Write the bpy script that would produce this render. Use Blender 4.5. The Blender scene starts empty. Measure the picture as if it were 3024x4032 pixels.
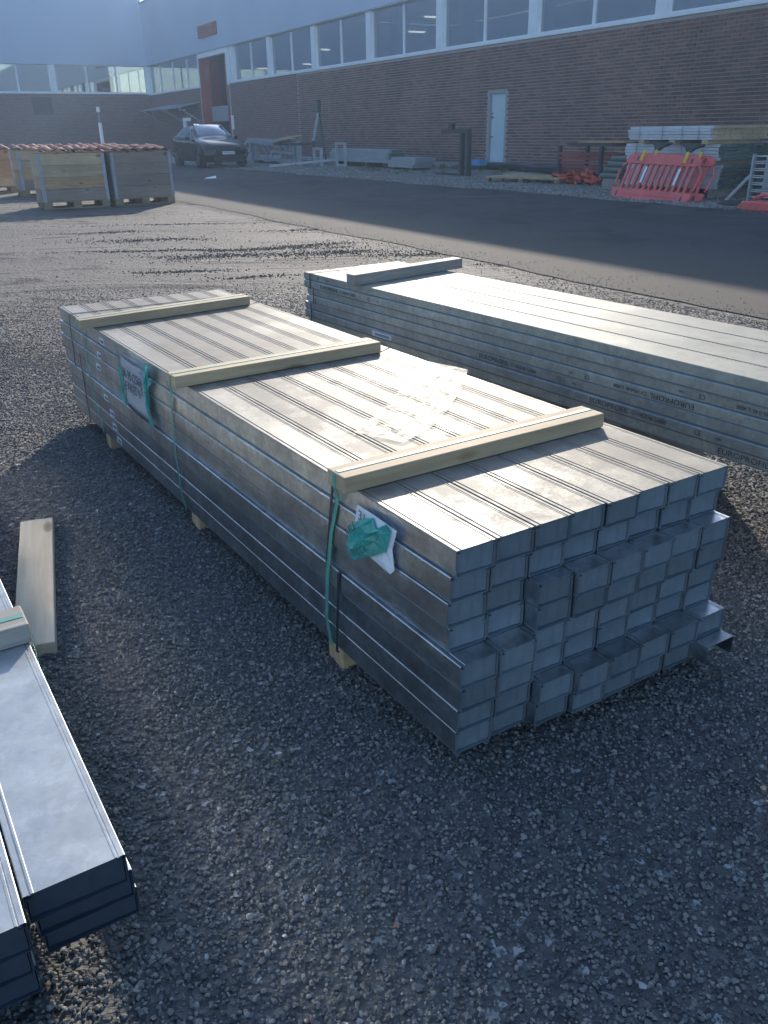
import bpy, math, random
import numpy as np
from mathutils import Vector, Matrix

random.seed(11)
rng = np.random.default_rng(11)
R = math.radians
SC = bpy.context.scene
COL = SC.collection

# ------------------------------------------------------------------ camera
CAM_H = 1.26
pitch, roll = R(24.232), R(-0.828)
F = Vector((0, math.cos(pitch), -math.sin(pitch)))
Rt = Vector((1, 0, 0))
Up = Rt.cross(F)
R2 = Rt * math.cos(roll) + Up * math.sin(roll)
U2 = -Rt * math.sin(roll) + Up * math.cos(roll)
cam = bpy.data.cameras.new("camera")
camo = bpy.data.objects.new("camera", cam)
COL.objects.link(camo)
m = Matrix.Identity(4)
for i in range(3):
    m[i][0], m[i][1], m[i][2] = R2[i], U2[i], -F[i]
m[2][3] = CAM_H
camo.matrix_world = m
cam.sensor_fit = 'VERTICAL'
cam.sensor_height = 36
cam.lens = 29.765
cam.clip_start = 0.05
cam.clip_end = 1000
SC.camera = camo

# ------------------------------------------------------------------ light
SUN_AZ, SUN_EL = R(4.5), R(23.1)
world = bpy.data.worlds.new("World")
SC.world = world
world.use_nodes = True
nt = world.node_tree
sky = nt.nodes.new("ShaderNodeTexSky")
sky.sky_type = 'NISHITA'
sky.sun_disc = False
sky.sun_elevation = SUN_EL
sky.sun_rotation = SUN_AZ
sky.air_density = 1.0
sky.dust_density = 0.7
sky.ozone_density = 3.2
bg = nt.nodes["Background"]
bg.inputs["Strength"].default_value = 0.15
nt.links.new(sky.outputs[0], bg.inputs[0])
sun = bpy.data.lights.new("sun", 'SUN')
sun.energy = 3.2
sun.angle = R(0.53)
sun.color = (1.0, 0.90, 0.76)
suno = bpy.data.objects.new("sun", sun)
COL.objects.link(suno)
to_sun = Vector((math.sin(SUN_AZ) * math.cos(SUN_EL), math.cos(SUN_AZ) * math.cos(SUN_EL), math.sin(SUN_EL)))
suno.rotation_euler = to_sun.to_track_quat('Z', 'Y').to_euler()
suno.location = to_sun * 60
SC.view_settings.view_transform = 'Standard'
SC.view_settings.look = 'None'
SC.view_settings.gamma = 1
SC.view_settings.use_curve_mapping = False
SC.view_settings.exposure = 0.85
SC.cycles.sample_clamp_indirect = 500
SC.cycles.blur_glossy = 0.0          # keep the sun glints that the steel throws on the gravel
SC.cycles.caustics_reflective = True

# ------------------------------------------------------------------ helpers
class MB:
    def __init__(s):
        s.v, s.f, s.mi, s.c = [], [], [], []
    def add(s, vs, fs, mi=0, c=None):
        b = len(s.v)
        s.v += [tuple(p) for p in vs]
        s.f += [tuple(b + i for i in f) for f in fs]
        s.mi += [mi] * len(fs)
        if c is not None:
            s.c += [c] * len(fs)
    def box(s, x0, x1, y0, y1, z0, z1, M=None, mi=0, c=None):
        vs = [Vector(p) for p in ((x0, y0, z0), (x1, y0, z0), (x1, y1, z0), (x0, y1, z0), (x0, y0, z1), (x1, y0, z1), (x1, y1, z1), (x0, y1, z1))]
        if M is not None:
            vs = [M @ p for p in vs]
        s.add(vs, [(0, 3, 2, 1), (4, 5, 6, 7), (0, 1, 5, 4), (1, 2, 6, 5), (2, 3, 7, 6), (3, 0, 4, 7)], mi, c)
        return s
    def cbox(s, c, d, M=None, mi=0):
        return s.box(c[0]-d[0]/2, c[0]+d[0]/2, c[1]-d[1]/2, c[1]+d[1]/2, c[2]-d[2]/2, c[2]+d[2]/2, M, mi)
    def beam(s, p, q, w, h, up=(0, 0, 1)):
        p, q = Vector(p), Vector(q)
        d = (q - p); L = d.length; d.normalize()
        u = Vector(up)
        if abs(d.dot(u)) > 0.95: u = Vector((0, 1, 0))
        sx = d.cross(u).normalized(); sz = sx.cross(d)
        M = Matrix.Identity(4)
        for i in range(3):
            M[i][0], M[i][1], M[i][2], M[i][3] = sx[i], d[i], sz[i], p[i]
        return s.box(-w/2, w/2, 0, L, -h/2, h/2, M)
    def prism(s, poly, t, M=None, mi=0):
        # poly in XZ, extruded along +Y by t
        n = len(poly)
        vs = [Vector((a, 0, b)) for a, b in poly] + [Vector((a, t, b)) for a, b in poly]
        if M is not None: vs = [M @ p for p in vs]
        fs = [tuple(range(n)), tuple(reversed(range(n, 2*n)))] + [(i, i+n, (i+1) % n + n, (i+1) % n) for i in range(n)]
        s.add(vs, fs, mi)
        return s
    def tube(s, pts, r, n=8, cap=True):
        pts = [Vector(p) for p in pts]
        rs = r if isinstance(r, (list, tuple)) else [r]*len(pts)
        b = len(s.v); vs = []; fs = []
        for k, p in enumerate(pts):
            d = (pts[min(k+1, len(pts)-1)] - pts[max(k-1, 0)]).normalized()
            u = Vector((0, 0, 1)) if abs(d.z) < 0.9 else Vector((1, 0, 0))
            a = d.cross(u).normalized(); c = d.cross(a)
            for j in range(n):
                t = 2*math.pi*j/n
                vs.append(p + (a*math.cos(t) + c*math.sin(t))*rs[k])
        for k in range(len(pts)-1):
            for j in range(n):
                fs.append((k*n+j, k*n+(j+1) % n, (k+1)*n+(j+1) % n, (k+1)*n+j))
        if cap:
            fs.append(tuple(reversed(range(n)))); fs.append(tuple(range((len(pts)-1)*n, len(pts)*n)))
        s.add(vs, fs)
        return s
    def mesh(s, name, mats, smooth=False):
        me = bpy.data.meshes.new(name)
        me.from_pydata(s.v, [], s.f)
        for mt in (mats if isinstance(mats, (list, tuple)) else [mats]):
            me.materials.append(mt)
        if any(s.mi): me.polygons.foreach_set("material_index", s.mi)
        if smooth: me.polygons.foreach_set("use_smooth", [True]*len(me.polygons))
        if s.c:
            at = me.attributes.new("tint", 'FLOAT', 'FACE')
            at.data.foreach_set("value", s.c)
        me.update()
        return me
    def build(s, name, mats, parent=None, loc=None, rz=None, smooth=False, bevel=0, seg=2):
        return mobj(name, s.mesh(name, mats, smooth), parent, loc, rz, bevel, seg)

def mobj(name, me, parent=None, loc=None, rz=None, bevel=0, seg=2):
    o = bpy.data.objects.new(name, me)
    COL.objects.link(o)
    if parent: o.parent = parent
    if loc is not None: o.location = loc
    if rz is not None: o.rotation_euler = (0, 0, rz)
    if bevel:
        b = o.modifiers.new("bevel", 'BEVEL'); b.width = bevel; b.segments = seg; b.limit_method = 'ANGLE'
    return o

def empty(name, loc=(0, 0, 0), rz=0):
    o = bpy.data.objects.new(name, None)
    COL.objects.link(o); o.location = loc; o.rotation_euler = (0, 0, rz)
    o.empty_display_size = 0.1
    return o

def tag(o, label=None, cat=None, group=None, kind=None):
    if label: o['label'] = label
    if cat: o['category'] = cat
    if group: o['group'] = group
    if kind: o['kind'] = kind
    return o

def copy_tree(o, parent=None):
    c = o.copy(); COL.objects.link(c)
    if parent: c.parent = parent
    for ch in list(o.children): copy_tree(ch, c)
    return c

# ------------------------------------------------------------------ materials
def nodes(name):
    mt = bpy.data.materials.new(name); mt.use_nodes = True
    n = mt.node_tree
    return mt, n, n.nodes["Principled BSDF"], n.links

def ramp(n, stops, interp='LINEAR'):
    r = n.nodes.new("ShaderNodeValToRGB"); cr = r.color_ramp; cr.interpolation = interp
    while len(cr.elements) < len(stops): cr.elements.new(0.5)
    for e, (p, c) in zip(cr.elements, stops):
        e.position = p; e.color = (*c, 1) if len(c) == 3 else c
    return r

def noise(n, scale, detail=4, rough=0.55, vec=None, dist=0):
    t = n.nodes.new("ShaderNodeTexNoise"); t.inputs["Scale"].default_value = scale
    t.inputs["Detail"].default_value = detail; t.inputs["Roughness"].default_value = rough
    t.inputs["Distortion"].default_value = dist
    if vec is not None: n.links.new(vec, t.inputs["Vector"])
    return t

def mapping(n, scale, which="Object", rot=(0, 0, 0)):
    if which == "World":
        g = n.nodes.new("ShaderNodeNewGeometry"); src = g.outputs["Position"]
    else:
        g = n.nodes.new("ShaderNodeTexCoord"); src = g.outputs[which]
    mp = n.nodes.new("ShaderNodeMapping"); mp.inputs["Scale"].default_value = scale
    mp.inputs["Rotation"].default_value = rot
    n.links.new(src, mp.inputs[0])
    return mp.outputs[0]

def bump(n, bsdf, h, strength=0.3, dist=0.01, prev=None):
    b = n.nodes.new("ShaderNodeBump"); b.inputs["Strength"].default_value = strength; b.inputs["Distance"].default_value = dist
    n.links.new(h, b.inputs["Height"])
    if prev is not None: n.links.new(prev, b.inputs["Normal"])
    if bsdf is not None: n.links.new(b.outputs[0], bsdf.inputs["Normal"])
    return b.outputs[0]

def mixc(n, fac, a, b, mode='MIX'):
    x = n.nodes.new("ShaderNodeMix"); x.data_type = 'RGBA'; x.blend_type = mode
    for sock, val in ((x.inputs[0], fac), (x.inputs[6], a), (x.inputs[7], b)):
        if hasattr(val, "links"): n.links.new(val, sock)
        elif isinstance(val, (int, float)): sock.default_value = val
        else: sock.default_value = (*val, 1)
    return x.outputs[2]

def simple(name, col, rough=0.6, metal=0.0, var=0.12, scale=12, bumps=0.0, spec=None, rand=0.0):
    mt, n, p, l = nodes(name)
    t = noise(n, scale, 5, 0.6, mapping(n, (1, 1, 1), "World"))
    lo = tuple(c*(1-var) for c in col); hi = tuple(min(1, c*(1+var)) for c in col)
    r = ramp(n, [(0.3, lo), (0.7, hi)]); l.new(t.outputs[0], r.inputs[0])
    out = r.outputs[0]
    if rand:
        oi = n.nodes.new("ShaderNodeObjectInfo"); rr = ramp(n, [(0, (1-rand,)*3), (1, (1+rand,)*3)])
        l.new(oi.outputs["Random"], rr.inputs[0]); out = mixc(n, 1.0, out, rr.outputs[0], 'MULTIPLY')
    l.new(out, p.inputs["Base Color"])
    p.inputs["Roughness"].default_value = rough; p.inputs["Metallic"].default_value = metal
    if spec is not None: p.inputs["Specular IOR Level"].default_value = spec
    if bumps: bump(n, p, t.outputs[0], bumps, 0.01)
    return mt

def wood(name, light, dark, knots=True, rough=0.7, axis='X'):
    mt, n, p, l = nodes(name)
    sc = {'X': (1.2, 16, 16), 'Y': (16, 1.2, 16), 'Z': (16, 16, 1.2)}[axis]
    v = mapping(n, sc, "Object")
    oi = n.nodes.new("ShaderNodeObjectInfo")
    addv = n.nodes.new("ShaderNodeVectorMath"); addv.operation = 'ADD'
    cmb = n.nodes.new("ShaderNodeVectorMath"); cmb.operation = 'SCALE'; cmb.inputs[0].default_value = (7, 13, 5)
    l.new(oi.outputs["Random"], cmb.inputs["Scale"]); l.new(v, addv.inputs[0]); l.new(cmb.outputs[0], addv.inputs[1])
    t = noise(n, 2.2, 8, 0.62, addv.outputs[0], 0.6)
    t2 = noise(n, 9, 3, 0.5, addv.outputs[0])
    r = ramp(n, [(0.28, dark), (0.5, tuple((a+b)/2 for a, b in zip(light, dark))), (0.72, light)])
    l.new(t.outputs[0], r.inputs[0])
    big = noise(n, 2.2, 3, 0.5, mapping(n, (1, 1, 1), "Object"))
    rb = ramp(n, [(0.3, (0.78, 0.78, 0.80)), (0.7, (1.1, 1.08, 1.02))]); l.new(big.outputs[0], rb.inputs[0])
    c = mixc(n, 1.0, r.outputs[0], rb.outputs[0], 'MULTIPLY')
    if knots:
        vk = mapping(n, {'X': (3.0, 9, 9), 'Y': (9, 3.0, 9), 'Z': (9, 9, 3.0)}[axis], "Object")
        vo = n.nodes.new("ShaderNodeTexVoronoi"); vo.inputs["Scale"].default_value = 1.0; l.new(vk, vo.inputs["Vector"])
        rk = ramp(n, [(0.0, (0.25, 0.17, 0.11)), (0.10, (0.5, 0.40, 0.30)), (0.17, (1, 1, 1))]); l.new(vo.outputs["Distance"], rk.inputs[0])
        c = mixc(n, 0.85, c, rk.outputs[0], 'MULTIPLY')
    rr = ramp(n, [(0, (0.8, 0.8, 0.82)), (1, (1.12, 1.1, 1.06))]); l.new(oi.outputs["Random"], rr.inputs[0])
    c = mixc(n, 1.0, c, rr.outputs[0], 'MULTIPLY')
    l.new(c, p.inputs["Base Color"]); p.inputs["Roughness"].default_value = rough
    bump(n, p, t2.outputs[0], 0.25, 0.003)
    return mt

DUST_FRAME = {}
def zinc(name, tint=(0.60, 0.63, 0.66), rough=0.34, dusty=0.0, dustcol=(0.36, 0.32, 0.26), frame=None):
    mt, n, p, l = nodes(name)
    v = mapping(n, (1, 1, 1), "World")
    fine = noise(n, 160, 3, 0.6, v)
    mid = noise(n, 14, 5, 0.6, v, 0.4)
    oi = n.nodes.new("ShaderNodeObjectInfo")
    rr = ramp(n, [(0, (0.84, 0.85, 0.88)), (1, (1.08, 1.08, 1.06))]); l.new(oi.outputs["Random"], rr.inputs[0])
    rc = ramp(n, [(0.3, tuple(c*0.80 for c in tint)), (0.7, tuple(min(1, c*1.08) for c in tint))]); l.new(mid.outputs[0], rc.inputs[0])
    c = mixc(n, 1.0, rc.outputs[0], rr.outputs[0], 'MULTIPLY')
    sv = n.nodes.new("ShaderNodeTexVoronoi"); sv.inputs["Scale"].default_value = 75; l.new(v, sv.inputs["Vector"])
    rv = ramp(n, [(0.1, (0.86,)*3), (0.9, (1.1,)*3)]); l.new(sv.outputs["Color"], rv.inputs[0])
    c = mixc(n, 1.0, c, rv.outputs[0], 'MULTIPLY')
    bl = noise(n, 5.5, 7, 0.7, v, 0.6); rbl = ramp(n, [(0.42, (0.82, 0.83, 0.84)), (0.56, (1.06, 1.06, 1.05))]); l.new(bl.outputs[0], rbl.inputs[0])
    c = mixc(n, 1.0, c, rbl.outputs[0], 'MULTIPLY')
    l.new(c, p.inputs["Base Color"])
    p.inputs["Metallic"].default_value = 1.0
    mr = n.nodes.new("ShaderNodeMapRange"); mr.inputs["To Min"].default_value = rough*0.75; mr.inputs["To Max"].default_value = rough*1.3
    l.new(mid.outputs[0], mr.inputs[0]); l.new(mr.outputs[0], p.inputs["Roughness"])
    nb = bump(n, p, mid.outputs[0], 0.10, 0.004)
    if dusty:
        big = noise(n, 2.1, 4, 0.6, v, 0.8)
        a = n.nodes.new("ShaderNodeMath"); a.operation = 'MULTIPLY_ADD'; a.inputs[1].default_value = 0.45
        l.new(fine.outputs[0], a.inputs[0]); l.new(big.outputs[0], a.inputs[2])
        a2 = n.nodes.new("ShaderNodeMath"); a2.operation = 'MULTIPLY_ADD'; a2.inputs[1].default_value = 0.5
        l.new(mid.outputs[0], a2.inputs[0]); l.new(a.outputs[0], a2.inputs[2])
        rd = ramp(n, [(0.60, (0.45*dusty,)*3), (0.85, (0.74*dusty,)*3), (1.0, (0.92*dusty,)*3)])
        last = a2.outputs[0]
        if frame:      # rain-washed outer studs and near end carry less dust
            tc = n.nodes.new("ShaderNodeTexCoord"); tc.name = "frame"; DUST_FRAME[frame] = tc
            sp = n.nodes.new("ShaderNodeSeparateXYZ"); l.new(tc.outputs["Object"], sp.inputs[0])
            for k_, (f0, f1, amt) in enumerate(((0.04, 0.14, -0.32), (0.70, 0.78, 0.16), (0.0, 0.35, -0.16))):
                mr2 = n.nodes.new("ShaderNodeMapRange"); mr2.inputs["From Min"].default_value = f0; mr2.inputs["From Max"].default_value = f1
                mr2.inputs["To Min"].default_value = min(0, amt) if amt < 0 else 0; mr2.inputs["To Max"].default_value = 0 if amt < 0 else -amt
                l.new(sp.outputs[1 if k_ == 2 else 0], mr2.inputs[0])
                ad = n.nodes.new("ShaderNodeMath"); l.new(last, ad.inputs[0]); l.new(mr2.outputs[0], ad.inputs[1]); last = ad.outputs[0]
        l.new(last, rd.inputs[0])
        d = n.nodes.new("ShaderNodeBsdfPrincipled"); d.inputs["Base Color"].default_value = (*dustcol, 1); d.inputs["Roughness"].default_value = 0.62; d.inputs["Specular IOR Level"].default_value = 0.12
        rdc = ramp(n, [(0.35, tuple(c*0.86 for c in dustcol)), (0.65, tuple(c*1.08 for c in dustcol))]); l.new(mid.outputs[0], rdc.inputs[0]); l.new(rdc.outputs[0], d.inputs["Base Color"])
        fb = bump(n, d, fine.outputs[0], 0.3, 0.001)
        mx = n.nodes.new("ShaderNodeMixShader"); l.new(rd.outputs[0], mx.inputs[0]); l.new(p.outputs[0], mx.inputs[1]); l.new(d.outputs[0], mx.inputs[2])
        l.new(mx.outputs[0], n.nodes["Material Output"].inputs[0])
    return mt

M = {}
M['zinc'] = zinc('galvanised_steel')
M['zinc3'] = zinc('galvanised_steel_bright', (0.95, 0.93, 0.88), 0.24)
M['zinc_shaded'] = simple('zinc_end_shaded', (0.035, 0.055, 0.08), 0.5, 0.0, 0.12, 30)  # inner-face zinc darkened and blued: the shade on these ends is painted in
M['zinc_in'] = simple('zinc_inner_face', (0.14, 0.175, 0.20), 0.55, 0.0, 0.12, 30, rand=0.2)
M['zinc_top'] = zinc('galvanised_steel_dusty', (0.30, 0.30, 0.29), 0.50, 1.0, (0.275, 0.24, 0.195), frame='b1')
M['zinc2'] = zinc('galvanised_steel_greenish', (0.50, 0.54, 0.54), 0.42, 0.40, (0.26, 0.27, 0.25))
M['zinc2_top'] = zinc('galvanised_steel_pale', (0.40, 0.40, 0.37), 0.54, 1.0, (0.36, 0.345, 0.285))
M['zinc3_top'] = zinc('galvanised_steel_bluish', (0.70, 0.73, 0.75), 0.36, 0.75, (0.36, 0.37, 0.36))
M['white_steel'] = simple('pale_steel', (0.55, 0.58, 0.62), 0.45, 0.3, 0.08, 6)
M['pale_grey'] = simple('pale_grey_steel', (0.40, 0.43, 0.46), 0.5, 0.3, 0.15, 6)
M['grey_steel'] = simple('grey_steel', (0.34, 0.37, 0.40), 0.5, 0.4, 0.15, 6)
M['dark_steel'] = simple('dark_steel', (0.05, 0.06, 0.065), 0.5, 0.3, 0.2, 8)
M['batten'] = wood('batten_wood', (0.68, 0.52, 0.32), (0.46, 0.33, 0.19))
M['batten_y'] = wood('board_wood', (0.80, 0.70, 0.52), (0.56, 0.46, 0.32), axis='Y')
M['batten_grey'] = wood('weathered_wood', (0.42, 0.39, 0.36), (0.24, 0.22, 0.20))
M['crate_light'] = wood('crate_wood_pale', (0.66, 0.50, 0.31), (0.46, 0.33, 0.19))
M['crate_tan'] = wood('crate_wood_tan', (0.58, 0.36, 0.20), (0.38, 0.22, 0.12))
M['crate_grey'] = wood('crate_wood_grey', (0.36, 0.28, 0.23), (0.23, 0.18, 0.15))
M['block'] = wood('pallet_block_wood', (0.36, 0.27, 0.18), (0.22, 0.16, 0.10), knots=False)
M['green_strap'] = simple('green_strap', (0.10, 0.33, 0.25), 0.55, 0, 0.1, 30)
M['black_strap'] = simple('black_strap', (0.03, 0.03, 0.045), 0.4, 0, 0.1, 30)
M['paper'] = simple('paper', (0.78, 0.79, 0.82), 0.7, 0, 0.03, 20)
M['sticker'] = simple('sticker', (0.72, 0.74, 0.78), 0.5, 0, 0.05, 60)
M['ink'] = simple('ink', (0.03, 0.03, 0.05), 0.6, 0, 0.05, 40)
M['ink_soft'] = simple('printed_ink', (0.07, 0.075, 0.085), 0.5, 0.2, 0.3, 60)
M['tape'] = simple('green_tape', (0.05, 0.36, 0.31), 0.3, 0, 0.25, 25, 0.3)
M['red_plastic'] = simple('red_plastic', (0.68, 0.12, 0.11), 0.45, 0, 0.15, 5)
M['yellow'] = simple('yellow_plastic', (0.70, 0.45, 0.05), 0.5, 0, 0.1, 8)
M['rubber'] = simple('dark_rubber', (0.05, 0.055, 0.05), 0.8, 0, 0.2, 10)
M['white_paint'] = simple('white_paint', (0.72, 0.75, 0.78), 0.5, 0, 0.05, 3)
M['cladding'] = simple('cladding', (0.42, 0.50, 0.62), 0.5, 0.0, 0.05, 0.3)
M['roof'] = simple('roof_trim', (0.30, 0.33, 0.36), 0.5, 0.3, 0.1, 1)
M['interior'] = simple('interior_paint', (0.16, 0.17, 0.18), 0.8, 0, 0.2, 0.3)
M['red_door'] = simple('red_paint', (0.27, 0.055, 0.05), 0.5, 0, 0.12, 1)
M['door_blue'] = simple('door_paint', (0.44, 0.56, 0.62), 0.5, 0, 0.05, 1)
M['vent'] = simple('vent_metal', (0.05, 0.045, 0.05), 0.6, 0.2, 0.15, 3)
M['car_paint'] = simple('car_paint', (0.008, 0.009, 0.011), 0.12, 0.2, 0.05, 2)
M['tyre'] = simple('tyre', (0.02, 0.02, 0.022), 0.85, 0, 0.1, 10)
M['rim'] = simple('rim', (0.16, 0.17, 0.18), 0.35, 0.8, 0.1, 10)
M['tile'] = simple('clay_tile', (0.32, 0.13, 0.085), 0.75, 0, 0.25, 14, 0.2, rand=0.2)
M['plastic_black'] = simple('black_wrap', (0.02, 0.022, 0.03), 0.35, 0, 0.2, 4)
M['blue'] = simple('blue_wrap', (0.07, 0.28, 0.50), 0.5, 0, 0.2, 4)
M['roll'] = simple('green_roll', (0.10, 0.14, 0.12), 0.6, 0, 0.15, 6)
M['orange'] = simple('orange_net', (0.55, 0.09, 0.05), 0.7, 0, 0.3, 20, 0.5)
M['leaf'] = simple('dry_leaf', (0.42, 0.16, 0.08), 0.7, 0, 0.2, 50)
M['grass'] = simple('weed_leaf', (0.07, 0.12, 0.04), 0.7, 0, 0.35, 3)
M['mortar'] = simple('mortar', (0.36, 0.33, 0.32), 0.9, 0, 0.15, 20)

def lamp_mat(name, col, st):
    mt, n, p, l = nodes(name); p.inputs["Emission Color"].default_value = (*col, 1); p.inputs["Emission Strength"].default_value = st
    return mt
M['tube_light'] = lamp_mat('tube_light', (1, 0.86, 0.66), 3)

def glass_mat(name, tint, rough, amt):
    mt, n, p, l = nodes(name)
    g = n.nodes.new("ShaderNodeBsdfGlossy"); g.inputs["Roughness"].default_value = rough; g.inputs["Color"].default_value = (0.9, 0.95, 1, 1)
    t = n.nodes.new("ShaderNodeBsdfTransparent"); t.inputs["Color"].default_value = (*tint, 1)
    fr = n.nodes.new("ShaderNodeFresnel")
    ge = n.nodes.new("ShaderNodeNewGeometry"); io = n.nodes.new("ShaderNodeMapRange"); io.inputs["To Min"].default_value = 1.6; io.inputs["To Max"].default_value = 1/1.6
    l.new(ge.outputs["Backfacing"], io.inputs[0]); l.new(io.outputs[0], fr.inputs["IOR"])
    mr = n.nodes.new("ShaderNodeMapRange"); mr.inputs["To Min"].default_value = amt; mr.inputs["To Max"].default_value = 1
    l.new(fr.outputs[0], mr.inputs[0])
    mx = n.nodes.new("ShaderNodeMixShader"); l.new(mr.outputs[0], mx.inputs[0]); l.new(t.outputs[0], mx.inputs[1]); l.new(g.outputs[0], mx.inputs[2])
    l.new(mx.outputs[0], n.nodes["Material Output"].inputs[0])
    return mt
M['glass'] = glass_mat('window_glass', (0.45, 0.5, 0.52), 0.03, 0.34)
M['car_glass'] = glass_mat('car_glass', (0.03, 0.035, 0.04), 0.02, 0.30)

def film_mat():
    mt, n, p, l = nodes('clear_film')
    g = n.nodes.new("ShaderNodeBsdfGlossy"); g.inputs["Roughness"].default_value = 0.5; g.inputs["Color"].default_value = (0.6, 0.6, 0.58, 1)
    t = n.nodes.new("ShaderNodeBsdfTransparent"); t.inputs["Color"].default_value = (0.95, 0.95, 0.95, 1)
    d = n.nodes.new("ShaderNodeBsdfDiffuse"); d.inputs["Color"].default_value = (0.42, 0.42, 0.40, 1)
    nz = noise(n, 22, 5, 0.65, mapping(n, (1, 1, 1), "World"), 1.0)
    bb = bump(n, None, nz.outputs[0], 0.35, 0.006)
    l.new(bb, g.inputs["Normal"])
    r = ramp(n, [(0.40, (0.03,)*3), (0.66, (0.24,)*3)]); l.new(nz.outputs[0], r.inputs[0])
    m1 = n.nodes.new("ShaderNodeMixShader"); m1.inputs[0].default_value = 0.6
    l.new(g.outputs[0], m1.inputs[1]); l.new(d.outputs[0], m1.inputs[2])
    mx = n.nodes.new("ShaderNodeMixShader"); l.new(r.outputs[0], mx.inputs[0]); l.new(t.outputs[0], mx.inputs[1]); l.new(m1.outputs[0], mx.inputs[2])
    l.new(mx.outputs[0], n.nodes["Material Output"].inputs[0])
    return mt
M['film'] = film_mat()
M['pocket'] = glass_mat('clear_pocket', (0.92, 0.94, 0.95), 0.12, 0.05)

def brick_mat():
    mt, n, p, l = nodes('brick')
    oi = n.nodes.new("ShaderNodeObjectInfo"); at = n.nodes.new("ShaderNodeAttribute"); at.attribute_name = "tint"
    ad = n.nodes.new("ShaderNodeMath"); ad.operation = 'ADD'; l.new(oi.outputs["Random"], ad.inputs[0]); l.new(at.outputs["Fac"], ad.inputs[1])
    fr = n.nodes.new("ShaderNodeMath"); fr.operation = 'FRACT'; l.new(ad.outputs[0], fr.inputs[0])
    r = ramp(n, [(0, (0.12, 0.068, 0.058)), (0.35, (0.18, 0.098, 0.080)), (0.7, (0.24, 0.13, 0.105)), (1, (0.15, 0.085, 0.072))]); l.new(fr.outputs[0], r.inputs[0])
    nz = noise(n, 30, 4, 0.6, mapping(n, (1, 1, 1), "World"))
    rn = ramp(n, [(0.3, (0.8,)*3), (0.7, (1.2,)*3)]); l.new(nz.outputs[0], rn.inputs[0])
    big = noise(n, 0.5, 6, 0.65, mapping(n, (1, 1, 0.45), "World"), 0.5); rb = ramp(n, [(0.3, (0.62, 0.64, 0.66)), (0.55, (1, 1, 1)), (0.75, (1.2, 1.12, 1.05))]); l.new(big.outputs[0], rb.inputs[0])
    c = mixc(n, 1, r.outputs[0], rn.outputs[0], 'MULTIPLY')
    l.new(mixc(n, 1, c, rb.outputs[0], 'MULTIPLY'), p.inputs["Base Color"]); p.inputs["Roughness"].default_value = 0.85
    bump(n, p, nz.outputs[0], 0.3, 0.004)
    return mt
M['brick'] = brick_mat()

def far_brick_mat():
    mt, n, p, l = nodes('far_brick')
    tc = n.nodes.new("ShaderNodeTexCoord"); sp = n.nodes.new("ShaderNodeSeparateXYZ"); l.new(tc.outputs["Object"], sp.inputs[0])
    cb = n.nodes.new("ShaderNodeCombineXYZ"); l.new(sp.outputs[0], cb.inputs[0]); l.new(sp.outputs[2], cb.inputs[1])
    b = n.nodes.new("ShaderNodeTexBrick"); l.new(cb.outputs[0], b.inputs["Vector"])
    b.inputs["Scale"].default_value = 1; b.inputs["Brick Width"].default_value = 0.302; b.inputs["Row Height"].default_value = 0.0915
    b.inputs["Mortar Size"].default_value = 0.006; b.inputs["Color1"].default_value = (0.11, 0.06, 0.05, 1); b.inputs["Color2"].default_value = (0.18, 0.09, 0.075, 1)
    b.inputs["Mortar"].default_value = (0.33, 0.30, 0.30, 1)
    l.new(b.outputs[0], p.inputs["Base Color"]); p.inputs["Roughness"].default_value = 0.85
    bump(n, p, b.outputs["Fac"], -0.5, 0.01)
    return mt
M['far_brick'] = far_brick_mat()

# ------------------------------------------------------------------ frames of reference
HANG = R(-29.0)                                      # azimuth of the hall front
WD = Vector((math.sin(HANG), math.cos(HANG), 0)); WN = Vector((math.cos(HANG), -math.sin(HANG), 0))
HROT = math.atan2(WD.y, WD.x)                        # local x = along the wall, local y = towards the yard
def HP(d, n, z=0.0):
    return WD*d + WN*n + Vector((0, 0, z))
WALL_N = 18.8
def nd_of(x, y):
    return x*WN.x + y*WN.y, x*WD.x + y*WD.y

# ------------------------------------------------------------------ ground
def ground_h(x, y):
    n, d = nd_of(x, y)
    near = np.clip((9 - np.hypot(x, y))/3, 0, 1)
    road = np.clip((5.2 - n)/0.4, 0, 1)
    h = 0.010*np.sin(3.1*x+1.3*y+0.4)*np.sin(2.3*y-1.1*x+1.0) + 0.005*np.sin(7.3*x-2.2*y)*np.sin(6.1*y+3.3*x+2)
    mid = 0.012*np.sin(1.3*x+2.1*y)*np.sin(0.7*x-1.9*y+1.0)
    return (h*near + mid*(1-near)*np.clip((22-np.hypot(x, y))/4, 0, 1))*road + 0.018*near*road - 0.004

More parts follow.
